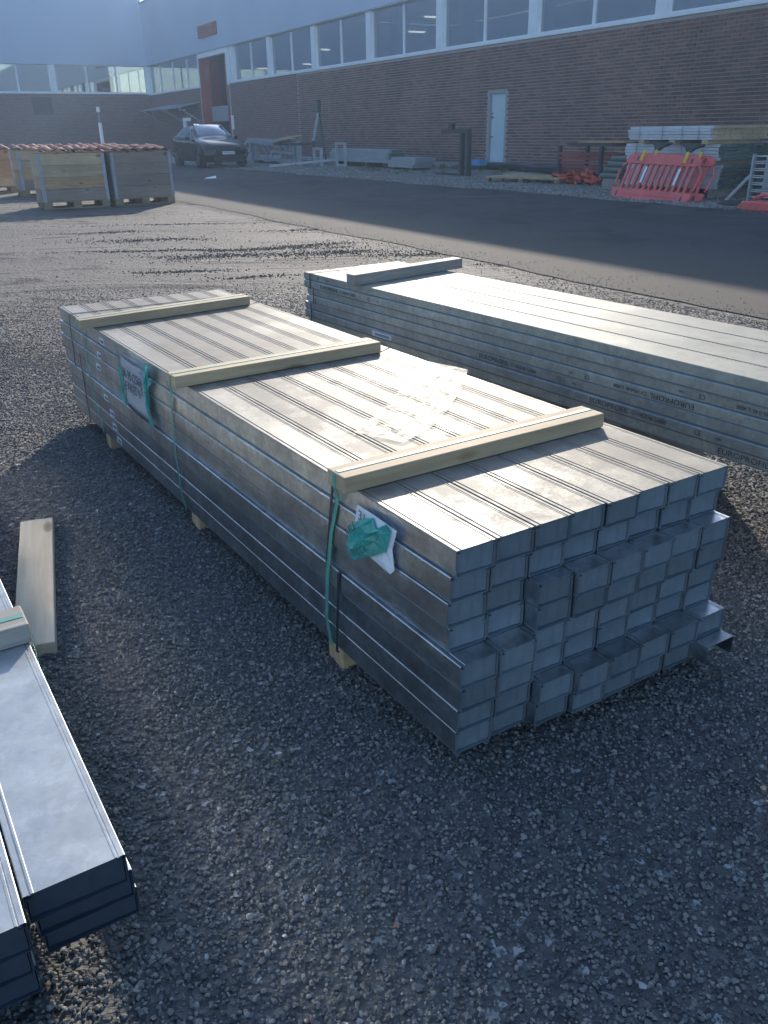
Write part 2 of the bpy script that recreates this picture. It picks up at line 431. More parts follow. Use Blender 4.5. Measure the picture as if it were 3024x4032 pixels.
def yard_mat():
    mt, n, p, l = nodes('gravel_ground')
    v = mapping(n, (1, 1, 1), "World")
    vo = n.nodes.new("ShaderNodeTexVoronoi"); vo.inputs["Scale"].default_value = 70; l.new(v, vo.inputs["Vector"])
    vo2 = n.nodes.new("ShaderNodeTexVoronoi"); vo2.inputs["Scale"].default_value = 26; l.new(v, vo2.inputs["Vector"])
    rs = ramp(n, [(0, (0.05, 0.052, 0.053)), (0.6, (0.11, 0.109, 0.105)), (0.86, (0.14, 0.14, 0.135)), (0.93, (0.45, 0.45, 0.43))])
    l.new(vo.outputs["Color"], rs.inputs[0])
    big = noise(n, 0.55, 5, 0.6, mapping(n, (1, 1, 1), "World"), 0.5)
    stretch = noise(n, 1.0, 8, 0.7, mapping(n, (0.42, 1.5, 1), "World", (0, 0, R(-8))), 1.2)
    # compacted, dusty mid yard against loose dark gravel close by
    sx = n.nodes.new("ShaderNodeVectorMath"); sx.operation = 'LENGTH'; l.new(v, sx.inputs[0])
    mr = n.nodes.new("ShaderNodeMapRange"); mr.inputs["From Min"].default_value = 3.0; mr.inputs["From Max"].default_value = 6.5
    l.new(sx.outputs["Value"], mr.inputs[0])
    dust = ramp(n, [(0.25, (0.10, 0.085, 0.072)), (0.6, (0.165, 0.140, 0.116)), (0.8, (0.22, 0.186, 0.153))]); l.new(big.outputs[0], dust.inputs[0])
    fac = n.nodes.new("ShaderNodeMath"); fac.operation = 'MULTIPLY'; fac.inputs[1].default_value = 0.8; l.new(mr.outputs[0], fac.inputs[0])
    c = mixc(n, fac.outputs[0], rs.outputs[0], dust.outputs[0])
    dark = ramp(n, [(0.56, (1, 1, 1)), (0.58, (0.16, 0.165, 0.18)), (0.9, (0.10, 0.105, 0.12))]); l.new(stretch.outputs[0], dark.inputs[0])
    c = mixc(n, mr.outputs[0], c, mixc(n, 1, c, dark.outputs[0], 'MULTIPLY'))
    l.new(c, p.inputs["Base Color"]); p.inputs["Roughness"].default_value = 0.8
    b1 = bump(n, None, vo2.outputs["Distance"], 0.55, 0.025)
    b2 = bump(n, None, vo.outputs["Distance"], 0.7, 0.012, b1)
    bump(n, p, stretch.outputs[0], 0.7, 0.10, b2)
    return mt

def axis_pts(lo, hi, near0, near1, fine, growth=1.14):
    a = list(np.arange(near0, near1, fine)); s = fine; x = near1
    while x < hi: a.append(x); s *= growth; x += s
    a.append(hi); s = fine; x = near0 - fine; b = []
    while x > lo: b.append(x); s *= growth; x -= s
    b.append(lo)
    return np.array(sorted(set([round(float(q), 4) for q in a+b])))

gx = axis_pts(-130, 130, -4, 4, 0.05, 1.1); gy = axis_pts(-60, 150, -0.5, 9, 0.05, 1.1)
X, Y = np.meshgrid(gx, gy); Z = ground_h(X, Y)
nx_, ny_ = len(gx), len(gy)
idx = np.arange(nx_*ny_).reshape(ny_, nx_)
faces = np.stack([idx[:-1, :-1], idx[:-1, 1:], idx[1:, 1:], idx[1:, :-1]], -1).reshape(-1, 4)
me = bpy.data.meshes.new("yard_ground")
me.from_pydata(np.stack([X, Y, Z], -1).reshape(-1, 3).tolist(), [], faces.tolist())
me.polygons.foreach_set("use_smooth", [True]*len(me.polygons)); me.materials.append(yard_mat())
tag(mobj("yard_ground", me), kind="structure")

def asphalt_mat():
    mt, n, p, l = nodes('asphalt')
    v = mapping(n, (1, 1, 1), "World")
    f = noise(n, 60, 4, 0.7, v); b = noise(n, 0.35, 5, 0.6, v, 0.5)
    st = noise(n, 1.2, 6, 0.6, mapping(n, (1, 0.25, 1), "World", (0, 0, HANG)), 0.6)
    r = ramp(n, [(0.3, (0.040, 0.042, 0.046)), (0.7, (0.066, 0.068, 0.071))]); l.new(b.outputs[0], r.inputs[0])
    r2 = ramp(n, [(0.3, (0.75,)*3), (0.7, (1.25,)*3)]); l.new(f.outputs[0], r2.inputs[0])
    c = mixc(n, 1, r.outputs[0], r2.outputs[0], 'MULTIPLY')
    r3 = ramp(n, [(0.34, (0.55, 0.55, 0.57)), (0.45, (1, 1, 1))]); l.new(st.outputs[0], r3.inputs[0])
    c = mixc(n, 0.8, c, r3.outputs[0], 'MULTIPLY')
    ck = n.nodes.new("ShaderNodeTexVoronoi"); ck.feature = 'DISTANCE_TO_EDGE'; ck.inputs["Scale"].default_value = 0.45
    wv_ = noise(n, 1.5, 4, 0.6, v); mxv = n.nodes.new("ShaderNodeVectorMath"); mxv.operation = 'ADD'; l.new(v, mxv.inputs[0]); l.new(wv_.outputs["Color"], mxv.inputs[1]); l.new(mxv.outputs[0], ck.inputs["Vector"])
    rck = ramp(n, [(0.0, (0.45,)*3), (0.012, (1, 1, 1))]); l.new(ck.outputs["Distance"], rck.inputs[0]); c = mixc(n, 0.7, c, rck.outputs[0], 'MULTIPLY')
    pt = noise(n, 0.22, 3, 0.5, v, 1.5); rpt = ramp(n, [(0.50, (1, 1, 1)), (0.52, (0.78, 0.78, 0.80)), (0.60, (0.78, 0.78, 0.80)), (0.62, (1.15, 1.13, 1.1))]); l.new(pt.outputs[0], rpt.inputs[0]); c = mixc(n, 1, c, rpt.outputs[0], 'MULTIPLY')
    # tan band along the yard edge
    sp = n.nodes.new("ShaderNodeSeparateXYZ"); tc = n.nodes.new("ShaderNodeTexCoord"); l.new(tc.outputs["Object"], sp.inputs[0])
    ad = n.nodes.new("ShaderNodeMath"); ad.operation = 'MULTIPLY_ADD'; ad.inputs[1].default_value = 1.0; l.new(b.outputs[0], ad.inputs[0]); l.new(sp.outputs[1], ad.inputs[2])
    mr = n.nodes.new("ShaderNodeMapRange"); mr.inputs["From Min"].default_value = -7.6; mr.inputs["From Max"].default_value = -5.8
    l.new(ad.outputs[0], mr.inputs[0])
    c = mixc(n, mr.outputs[0], c, (0.105, 0.093, 0.078))
    l.new(c, p.inputs["Base Color"]); p.inputs["Roughness"].default_value = 0.9; p.inputs["Specular IOR Level"].default_value = 0.25
    bump(n, p, f.outputs[0], 0.4, 0.01)
    return mt

def ragged_strip(name, n0, n1, z, mat, amp0, amp1, d0=-70, d1=68, step=0.25):
    """flat sheet between two ragged edges, in hall coordinates (x = d, y = -n)"""
    b = MB(); ds = np.arange(d0, d1, step); P0 = []; P1 = []
    for d in ds:
        w0 = amp0*(math.sin(d*0.9)+0.6*math.sin(d*2.7+1)+0.4*random.uniform(-1, 1)); w1 = amp1*(math.sin(d*0.7+2)+0.6*math.sin(d*2.1)+0.5*random.uniform(-1, 1))
        P0.append((d, -(n0+w0), z)); P1.append((d, -(n1+w1), z))
    k = len(ds)
    b.add(P0+P1, [(i, i+1, i+1+k, i+k) for i in range(k-1)])
    o = b.build(name, mat, None, (0, 0, 0), HROT)
    # object frame: local x -> WD, local y -> -WN
    return tag(o, kind="structure")
ragged_strip("asphalt_road", 5.35, 12.3, 0.004, asphalt_mat(), 0.04, 0.10)
ap = MB(); ap.add([(30, 40, 0), (67.9, 40, 0), (67.9, -5.3, 0), (30, -5.3, 0)], [(0, 3, 2, 1)])

def verge_mat():
    mt, n, p, l = nodes('verge_gravel')
    v = mapping(n, (1, 1, 1), "World")
    vo = n.nodes.new("ShaderNodeTexVoronoi"); vo.inputs["Scale"].default_value = 22; l.new(v, vo.inputs["Vector"])
    r = ramp(n, [(0, (0.18, 0.175, 0.155)), (0.6, (0.33, 0.32, 0.29)), (1, (0.48, 0.47, 0.43))]); l.new(vo.outputs["Color"], r.inputs[0])
    b = noise(n, 0.9, 5, 0.6, v); rb = ramp(n, [(0.35, (0.6, 0.62, 0.6)), (0.7, (1.15,)*3)]); l.new(b.outputs[0], rb.inputs[0])
    l.new(mixc(n, 1, r.outputs[0], rb.outputs[0], 'MULTIPLY'), p.inputs["Base Color"]); p.inputs["Roughness"].default_value = 0.9
    b1 = bump(n, None, vo.outputs["Distance"], 1.0, 0.03); bump(n, p, b.outputs[0], 0.8, 0.15, b1)
    return mt
VERGE = verge_mat()
ragged_strip("verge_gravel", 12.2, WALL_N+0.05, 0.009, VERGE, 0.12, 0.0)

# ------------------------------------------------------------------ loose stones
def stone_mat():
    mt, n, p, l = nodes('stone')
    oi = n.nodes.new("ShaderNodeObjectInfo")
    r = ramp(n, [(0, (0.09, 0.092, 0.094)), (0.35, (0.15, 0.151, 0.150)), (0.62, (0.215, 0.212, 0.205)), (0.80, (0.28, 0.262, 0.235)), (0.93, (0.34, 0.325, 0.295)), (0.985, (0.28, 0.24, 0.21)), (1, (0.46, 0.48, 0.50))])
    l.new(oi.outputs["Random"], r.inputs[0])
    nz = noise(n, 2.5, 4, 0.6, mapping(n, (1, 1, 1), "Object")); rn = ramp(n, [(0.3, (0.72,)*3), (0.7, (1.25,)*3)]); l.new(nz.outputs[0], rn.inputs[0])
    ln = n.nodes.new("ShaderNodeVectorMath"); ln.operation = 'LENGTH'; l.new(oi.outputs["Location"], ln.inputs[0])
    md = n.nodes.new("ShaderNodeMapRange"); md.inputs["From Min"].default_value = 2.0; md.inputs["From Max"].default_value = 6; md.inputs["To Max"].default_value = 0.7
    l.new(ln.outputs["Value"], md.inputs[0])
    sc_ = mixc(n, 1, r.outputs[0], rn.outputs[0], 'MULTIPLY')
    l.new(mixc(n, md.outputs[0], sc_, (0.16, 0.138, 0.117)), p.inputs["Base Color"]); p.inputs["Roughness"].default_value = 0.62
    bump(n, p, nz.outputs[0], 0.4, 0.1)
    return mt
STONE = stone_mat()
import bmesh
def stone_variant(i, mat=None):
    bm = bmesh.new(); bmesh.ops.create_icosphere(bm, subdivisions=2, radius=0.5)
    rr = np.random.default_rng(100+i)
    planes = [(Vector(rr.normal(size=3)).normalized(), rr.uniform(0.27, 0.42)) for _ in range(9)]
    s = Vector((1.0, rr.uniform(0.62, 0.9), rr.uniform(0.45, 0.72)))
    for vtx in bm.verts:
        co = vtx.co.copy()
        for nrm, d in planes:
            k = co.dot(nrm)
            if k > d: co -= nrm*(k-d)
        co += Vector(rr.normal(size=3))*0.012
        vtx.co = Vector((co.x*s.x, co.y*s.y, co.z*s.z))
    me = bpy.data.meshes.new("stone_shape"); bm.to_mesh(me); bm.free()
    me.materials.append(mat or STONE)
    return bpy.data.objects.new("stone_shape", me)
STONES = [stone_variant(i) for i in range(7)]
DARK_ST = simple('loose_asphalt', (0.045, 0.044, 0.045), 0.85, 0, 0.3, 20)
STONES_D = [stone_variant(i, DARK_ST) for i in range(4)]

def scatter(name, pts, sizes, tilt=0.5, variants=None):
    variants = variants or STONES
    n = len(pts)
    me = bpy.data.meshes.new(name); me.from_pydata(pts.tolist(), [], [])
    a = me.attributes.new("ssize", 'FLOAT', 'POINT'); a.data.foreach_set("value", sizes.astype(np.float32))
    rot = np.stack([rng.normal(0, tilt, n), rng.normal(0, tilt, n), rng.uniform(0, 6.283, n)], 1).astype(np.float32)
    a = me.attributes.new("srot", 'FLOAT_VECTOR', 'POINT'); a.data.foreach_set("vector", rot.ravel())
    o = mobj(name, me)
    g = bpy.data.node_groups.new(name, 'GeometryNodeTree')
    g.interface.new_socket("Geometry", in_out='INPUT', socket_type='NodeSocketGeometry')
    g.interface.new_socket("Geometry", in_out='OUTPUT', socket_type='NodeSocketGeometry')
    N = g.nodes; L = g.links
    gi = N.new("NodeGroupInput"); go = N.new("NodeGroupOutput")
    ip = N.new("GeometryNodeInstanceOnPoints"); mp = N.new("GeometryNodeMeshToPoints")
    L.new(gi.outputs[0], mp.inputs["Mesh"]); L.new(mp.outputs[0], ip.inputs["Points"])
    jn = N.new("GeometryNodeJoinGeometry")
    for s in variants:
        q = N.new("GeometryNodeObjectInfo"); q.inputs["Object"].default_value = s; q.inputs["As Instance"].default_value = True
        L.new(q.outputs["Geometry"], jn.inputs[0])
    L.new(jn.outputs[0], ip.inputs["Instance"]); ip.inputs["Pick Instance"].default_value = True
    ri = N.new("FunctionNodeRandomValue"); ri.data_type = 'INT'; ri.inputs[4].default_value = 0; ri.inputs[5].default_value = len(variants)-1
    L.new(ri.outputs[2], ip.inputs["Instance Index"])
    na = N.new("GeometryNodeInputNamedAttribute"); na.data_type = 'FLOAT'; na.inputs[0].default_value = "ssize"
    nr = N.new("GeometryNodeInputNamedAttribute"); nr.data_type = 'FLOAT_VECTOR'; nr.inputs[0].default_value = "srot"
    L.new(na.outputs[0], ip.inputs["Scale"]); L.new(nr.outputs[0], ip.inputs["Rotation"])
    L.new(ip.outputs[0], go.inputs[0])
    md = o.modifiers.new("stones", 'NODES'); md.node_group = g
    return o

def zone(y0, y1, dens, smin, smax, lift=0.35, keep=None):
    W = 0.50*math.hypot(y1, 1.26)+0.25
    n = int(dens*(y1-y0)*2*W)
    x = rng.uniform(-W, W, n); y = rng.uniform(y0, y1, n)
    ok = np.abs(x) < 0.50*np.hypot(y, 1.26)+0.25
    nn, dd = nd_of(x, y); ok &= nn < 5.25
    if keep is not None: ok &= keep(x, y)
    x, y = x[ok], y[ok]
    s = smin*(smax/smin)**(rng.uniform(0, 1, len(x))**1.6)
    z = ground_h(x, y) + s*rng.uniform(-0.05, lift, len(x))
    return np.stack([x, y, z], 1), s
def far_zone(y0, y1, dens, smin, smax):
    p, s = zone(y0, y1, dens, smin, smax, 0.2)
    r = np.hypot(p[:, 0], p[:, 1]); ok = rng.uniform(0, 1, len(r)) < np.clip((y1+1.0-r)/(y1-y0), 0, 1)**1.5
    return p[ok], s[ok]
Z_ = [zone(0.05, 2.6, 16000, 0.0055, 0.0135, 0.4), zone(0.05, 2.6, 450, 0.012, 0.020, 0.3), zone(2.6, 5.2, 9000, 0.0065, 0.0145), zone(2.6, 5.2, 250, 0.014, 0.022, 0.25),
      far_zone(5.2, 8.0, 3400, 0.009, 0.019), zone(8.0, 20.0, 25, 0.012, 0.030, 0.15)]
ns_ = 6500; dsp = rng.uniform(-2, 26, ns_); nsp = 5.1 + np.abs(rng.normal(0, 0.28, ns_))
psp = np.stack([WD.x*dsp+WN.x*nsp, WD.y*dsp+WN.y*nsp, np.full(ns_, 0.007)], 1); Z_.append((psp, rng.uniform(0.005, 0.013, ns_)))
gravel = scatter("gravel", np.concatenate([a for a, b in Z_]), np.concatenate([b for a, b in Z_]))
tag(gravel, kind="stuff")
# broken-up dark asphalt lying in streaks round shallow potholes
pd_, sd_ = [], []     # centre x, y, length, width, count
for (cx_, cy_, L_, w_, k_) in ((-3.0, 11.5, 1.3, .10, 260), (-1.45, 10.55, 1.7, .10, 420), (-0.75, 10.85, 0.8, .08, 160), (-1.95, 9.85, 1.0, .12, 300), (-0.6, 10.0, 1.5, .16, 520), (-2.0, 8.75, 0.8, .07, 160), (0.45, 9.75, 1.2, .09, 240),
                               (-2.6, 10.4, 1.6, .06, 200), (-3.9, 12.6, 1.0, .08, 160), (-0.9, 12.6, 1.3, .06, 160), (1.5, 9.0, 0.9, .05, 110), (2.3, 8.0, 1.0, .06, 130), (-2.9, 13.6, 1.6, .07, 160), (-1.2, 8.3, .7, .05, 90)):
    k_ = int(k_*3.2); a_ = rng.normal(0, 0.36, k_)*L_; b_ = rng.normal(0, 1, k_)*w_*rng.choice([0.8, 0.8, 2.2], k_) + 0.07*a_ + 0.05*np.sin(a_*5)
    x_, y_ = cx_+a_, cy_+b_
    pd_.append(np.stack([x_, y_, ground_h(x_, y_)+0.004], 1)); sd_.append(0.008*3.2**(rng.uniform(0, 1, k_)**1.7))
tag(scatter("loose_asphalt", np.concatenate(pd_), np.concatenate(sd_), variants=STONES_D), kind="stuff")
# stones on the verge
nv = 26000
dv = 8 + 34*rng.uniform(0, 1, nv)**1.4; wv = rng.uniform(12.0, 18.6, nv)
pv = np.stack([WD.x*dv+WN.x*wv, WD.y*dv+WN.y*wv, np.full(nv, 0.012)], 1)
vs_ = scatter("verge_stones", pv, rng.uniform(0.02, 0.055, nv))
tag(vs_, kind="stuff")

# ------------------------------------------------------------------ halls
def wall_pane_parts(parent, x0, x1, z0, z1, name="window", mull=None, y=-0.12):
    """one bay: pane(s) and thin mullions between two posts (local hall frame, outside = +y)"""
    w = MB()
    fr = 0.05
    w.box(x0, x1, y-0.04, y+0.04, z1-fr, z1); w.box(x0, x1, y-0.04, y+0.04, z0, z0+fr)
    w.box(x0, x0+fr, y-0.04, y+0.04, z0+fr, z1-fr); w.box(x1-fr, x1, y-0.04, y+0.04, z0+fr, z1-fr)
    wo = w.build(name, M['white_paint'], parent)
    ms = mull or []
    for a in ms:
        MB().box(a-0.05, a+0.05, y-0.05, y+0.06, z0+fr, z1-fr).build("mullion", M['white_paint'], wo)
    ed = [x0+fr] + sum([[a-0.05, a+0.05] for a in ms], []) + [x1-fr]
    for i in range(0, len(ed), 2):
        MB().box(ed[i], ed[i+1], y-0.01, y+0.01, z0+fr, z1-fr).build("pane", M['glass'], wo)
    return wo

Z0, Z1, ZT = 3.92, 5.68, 9.55
hall = tag(empty("brick_hall", WN*WALL_N, HROT), "long brick hall with a window band and pale blue cladding above", "building")
H0, H1 = -45.0, 68.0
GD0, GD1 = 51.6, 56.4           # gate opening
DD0, DD1 = 25.18, 26.16         # side door opening
# backing wall (mortar) with openings; bricks stand proud of it
bk = MB()
for a, b_, z0, z1 in ((H0, DD0, 0, Z0-0.09), (DD1, GD0, 0, Z0-0.09), (GD1, H1, 0, Z0-0.09), (DD0, DD1, 2.42, Z0-0.09)):
    bk.box(a, b_, -0.30, -0.014, z0, z1)
bk.build("masonry", M['mortar'], hall)
fb = MB()
for a, b_ in ((H0, 11.0), (42.0, GD0-0.3), (GD1+0.3, H1)):
    MB().box(a, b_, -0.012, 0.0, 0, Z0-0.092).build("brick_facing", M['far_brick'], hall)
BL, BH, GAP, CR = 0.286, 0.0735, 0.014, 0.0915
single = []; jb = MB()
ncr = int((Z0-0.1)/CR)
for r in range(ncr):
    z0 = r*CR + 0.004
    off = 0 if r % 2 == 0 else 0.151
    k = 0
    while True:
        a = 11.02 + off + k*0.302; k += 1
        if a + BL > 41.98: break
        for x0, x1 in ((a, a+BL),):
            if x1 > DD0-0.07 and x0 < DD1+0.07 and z0 < 2.47:
                if x0 < DD0-0.12: x1 = DD0-0.07
                elif x1 > DD1+0.12: x0 = DD1+0.07
                else: continue
            full = abs((x1-x0)-BL) < 1e-6
            if full and 15.3 < x0 < 18.4 and z0 > 1.0 and len(single) < 300:
                single.append((x0, z0))
            else:
                pr = random.uniform(-0.003, 0.002)
                jb.box(x0, x1, -0.03, pr, z0, z0+BH, c=random.random())
o = jb.build("brick_courses", M['brick'], hall); o['kind'] = 'stuff'
bme = MB().box(0, BL, -0.03, 0.0, 0, BH).mesh("brick", M['brick'])
for x0, z0 in single:
    mobj("brick", bme, hall, (x0, random.uniform(-0.003, 0.002), z0))
MB().box(H0, DD0-0.2, 0.003, 0.03, 0, 0.16).box(DD1+0.2, GD0-0.4, 0.003, 0.03, 0, 0.16).build("plinth", M['grey_steel'], hall)
MB().box(H0, GD0-0.30, -0.28, 0.05, Z0-0.09, Z0).box(GD1+0.25, H1-0.02, -0.28, 0.05, Z0-0.09, Z0).build("sill", M['white_paint'], hall)
# posts and windows
posts = [23.95+5.33*i for i in range(-12, 6)]
posts = [p for p in posts if p < 50.9] + [51.15]
pw = 0.42
for p_ in posts:
    MB().box(p_-pw/2, p_+pw/2, -0.26, 0.03, Z0, Z1).build("post", M['white_paint'], hall)
for a, b_ in zip(posts[:-1], posts[1:]):
    if b_ < 0: continue
    wall_pane_parts(hall, a+pw/2, b_-pw/2, Z0, Z1, mull=[(a+b_)/2])
MB().box(H0, -5, -0.13, -0.11, Z0, Z1).build("window_band", M['glass'], hall)
MB().box(GD1+0.02, GD1+0.25, -0.26, 0.03, Z0, Z1).build("post", M['white_paint'], hall)
wall_pane_parts(hall, GD1+0.25, H1-0.36, Z0, Z1, mull=[59.1, 62.2, 65.2])
MB().box(H1-0.36, H1-0.02, -0.26, 0.03, Z0, Z1).build("post", M['white_paint'], hall)
# cladding panels above
cl = MB(); cl.box(H0, H1-0.01, -0.30, 0.06, Z1, ZT-0.02)
cl.build("cladding", M['cladding'], hall)
MB().box(H0, H1-0.01, -0.36, 0.12, ZT-0.02, ZT+0.10).build("roof_edge", M['roof'], hall)
MB().box(H0, H1-0.01, 0.06, 0.075, Z1-0.02, Z1+0.04).build("drip_flashing", M['roof'], hall)
# roof, interior
MB().box(H0, H1, -26, -0.36, ZT-0.35, ZT-0.05).build("roof", M['roof'], hall)
inn = MB(); inn.box(H0, H1, -26, -25.8, 0, ZT-0.4).box(H0, H1, -25.8, -0.31, -0.05, 0.004).box(H1-0.3, H1-0.02, -25.8, -0.32, 0.01, ZT-0.4).box(H0, H0+0.2, -25.8, -0.32, 0.01, ZT-0.4)
inn.build("interior", M['interior'], hall)
for i, (d_, y_, z_, L_) in enumerate([(60.5, -6, 5.2, 1.2), (53.5, -7, 4.9, 1.2), (49.5, -5, 5.5, 1.0), (48.9, -4, 4.7, 0.9), (44.0, -8, 6.0, 1.0), (39.0, -6, 6.1, 1.2), (34.0, -8, 6.6, 1.2), (21.5, -4, 6.4, 1.0)]):
    MB().box(d_-0.05, d_+0.05, y_-L_/2, y_+L_/2, z_, z_+0.07).build("strip_light", M['tube_light'], hall)
for d_ in (33.5, 39.5, 46, 52, 28.0, 22.5):
    MB().box(d_-0.3, d_+0.3, -8.4, -7.8, 0.01, ZT-0.4).build("column", M['interior'], hall)
# side door
dr = MB().box(DD0+0.06, DD1-0.06, -0.16, -0.10, 0.17, 2.36).build("door", M['door_blue'], hall)
MB().box(DD1-0.15, DD1-0.10, -0.10, -0.05, 1.0, 1.04).box(DD1-0.26, DD1-0.10, -0.06, -0.04, 1.01, 1.03).build("handle", M['rim'], dr)
MB().box(DD1-0.18, DD1-0.09, -0.10, -0.07, 1.60, 1.66).box(DD1-0.18, DD1-0.09, -0.10, -0.07, 1.74, 1.77).build("lock", M['rim'], dr)
df = MB(); df.box(DD0, DD0+0.058, -0.2, -0.02, 0.17, 2.42).box(DD1-0.058, DD1, -0.2, -0.02, 0.17, 2.42).box(DD0+0.058, DD1-0.058, -0.2, -0.02, 2.362, 2.42)
df.build("door_frame", M['roof'], hall)
MB().box(DD0-0.03, DD1+0.03, -0.28, 0.28, 0.01, 0.165).build("door_step", M['mortar'], hall)
# gate: red leaf folded inwards, white lintel, grey cross panel
g = MB(); g.box(GD0, GD0+0.18, -0.4, 0.04, 0, 5.38).build("gate_jamb", M['red_door'], hall)
MB().box(GD1-0.18, GD1, -1.2, 0.04, 0, 5.38).build("gate_leaf", M['red_door'], hall)
MB().box(GD1-1.0, GD1-0.18, -0.34, -0.26, 0, 5.38).build("gate_leaf", M['red_door'], hall)
MB().box(GD0-0.25, GD1+0.02, -0.3, 0.06, 5.40, Z1-0.002).build("gate_lintel", M['white_paint'], hall)
MB().box(GD0-0.28, GD0-0.01, -0.3, 0.05, Z0-0.14, 5.40).build("post", M['white_paint'], hall)
MB().box(GD0+0.2, GD1-1.0, -0.30, -0.24, 1.92, 2.75).build("gate_panel", M['grey_steel'], hall)
MB().box(GD0+0.2, GD0+0.32, -0.30, -0.2, 0.01, 1.92).build("gate_post", M['white_paint'], hall)
# sign over the gate (lettering too faded to read: only worn strokes remain)
sg = MB().box(52.5, 55.75, 0.065, 0.14, 6.42, 7.05).build("sign", M['red_door'], hall)
st = MB(); xx = 55.45
for i in range(8):
    w_ = 0.24
    if i != 5:
        st.box(xx-w_, xx-w_+0.04, 0.142, 0.146, 6.56, 6.93); st.box(xx-0.05, xx-0.01, 0.142, 0.146, 6.62, 6.90)
        st.box(xx-w_+0.04, xx-0.05, 0.142, 0.146, 6.72 if i % 2 else 6.86, 6.77 if i % 2 else 6.91)
    xx -= 0.37
st.build("worn_lettering", M['ink_soft'], sg)
MB().box(51.05, 51.45, 0.004, 0.03, 1.45, 2.2).build("notice", M['white_paint'], hall)
MB().box(59.9, 60.3, 0.02, 0.35, 2.62, 2.74).build("wall_lamp", M['white_paint'], hall)
cn = MB()
for a, b_ in ((57.0, 60.6), (60.9, 65.8)):
    cn.add([(a, 0.0, 3.0), (b_, 0.0, 3.0), (b_, 1.5, 2.7), (a, 1.5, 2.7), (a, 0.0, 3.06), (b_, 0.0, 3.06), (b_, 1.5, 2.76), (a, 1.5, 2.76)],
           [(0, 3, 2, 1), (4, 5, 6, 7), (0, 1, 5, 4), (1, 2, 6, 5), (2, 3, 7, 6), (3, 0, 4, 7)])
canopy = cn.build("canopy", M['roof'], hall)
for a in (57.2, 60.4, 61.1, 65.6):
    MB().beam((a, 0.02, 2.0), (a, 1.3, 2.72), 0.08, 0.08).build("bracket", M['grey_steel'], canopy)

hall2 = tag(empty("far_hall", HP(H1, WALL_N), HROT - math.pi/2 + math.pi), "tall hall closing the yard on the left above brick and windows", "building")
# local x runs towards -n (left), local y faces the camera
def LN(n): return WALL_N - n
hall2.rotation_euler = (0, 0, math.atan2(-WN.y, -WN.x))
# local x = -WN direction; local y = z cross x
sgn = 1 if (Vector((0, 0, 1)).cross(-WN)).dot(-WD) > 0 else -1
def yb(a, b_):
    return (min(sgn*a, sgn*b_), max(sgn*a, sgn*b_))
def hbox(mb, x0, x1, y0, y1, z0, z1):
    p, q = yb(y0, y1); return mb.box(x0, x1, p, q, z0, z1)
X1 = 60.0
hbox(MB(), 0, X1, -0.30, 0, 0, 3.90).build("brickwork", M['far_brick'], hall2)
hbox(MB(), 0.0, X1, -0.28, 0.05, 3.90, 3.98).build("sill", M['white_paint'], hall2)
hbox(MB(), 0, X1, -0.30, 0.06, 5.70, 15.0).build("cladding", M['cladding'], hall2)
hbox(MB(), 0, X1, -0.36, 0.12, 15.0, 15.12).build("roof_edge", M['roof'], hall2)
hbox(MB(), 0, X1, -20, -0.36, 14.7, 14.95).build("roof", M['roof'], hall2)
hbox(hbox(MB(), 0, X1, -12, -11.8, 0, 14.6), 0, X1, -11.8, -0.31, 3.2, 3.3).build("interior", M['interior'], hall2)
tp = [0.0+6.63*i for i in range(0, 9)]
for p_ in tp:
    hbox(MB(), max(0.02, p_-0.22), p_+0.22, -0.26, 0.03, 3.98, 5.70).build("post", M['white_paint'], hall2)
for a, b_ in zip(tp[:-1], tp[1:]):
    x0, x1 = a+0.22, b_-0.22
    w = MB(); y0, y1 = yb(-0.16, -0.08)
    w.box(x0, x1, y0, y1, 5.65, 5.70); w.box(x0, x1, y0, y1, 3.98, 4.03)
    wo = w.build("window", M['white_paint'], hall2)
    es = [x0] + sum([[x0+(x1-x0)*k/3-0.06, x0+(x1-x0)*k/3+0.06] for k in (1, 2)], []) + [x1]
    for k in (1, 3): MB().box(es[k], es[k+1], y0-0.01, y1+0.01, 4.03, 5.65).build("mullion", M['white_paint'], wo)
    for k in (0, 2, 4):
        q0, q1 = yb(-0.13, -0.11); MB().box(es[k], es[k+1], q0, q1, 4.03, 5.65).build("pane", M['glass'], wo)
vt = MB()
for k in range(8): hbox(vt, 7.0, 8.2, 0.004, 0.05, 2.62+k*0.13, 2.71+k*0.13)
hbox(vt, 6.95, 8.25, 0.002, 0.02, 2.58, 3.68)
vt.build("vent_grille", M['vent'], hall2)

# ------------------------------------------------------------------ steel stud sections
def sheet_path(path, t):
    """closed thin polygon from an open (x,z) path"""
    P = [Vector((a, b)) for a, b in path]; out = []
    for i in range(len(P)):
        d0 = (P[i]-P[i-1]).normalized() if i else (P[1]-P[0]).normalized()
        d1 = (P[i+1]-P[i]).normalized() if i < len(P)-1 else d0
        nrm = Vector((-d0.y, d0.x)) + Vector((-d1.y, d1.x))
        if nrm.length < 1e-6: nrm = Vector((-d0.y, d0.x))
        nrm.normalize(); k = max(0.5, nrm.dot(Vector((-d0.y, d0.x))))
        out.append(P[i] - nrm*t/k)
    return P, out

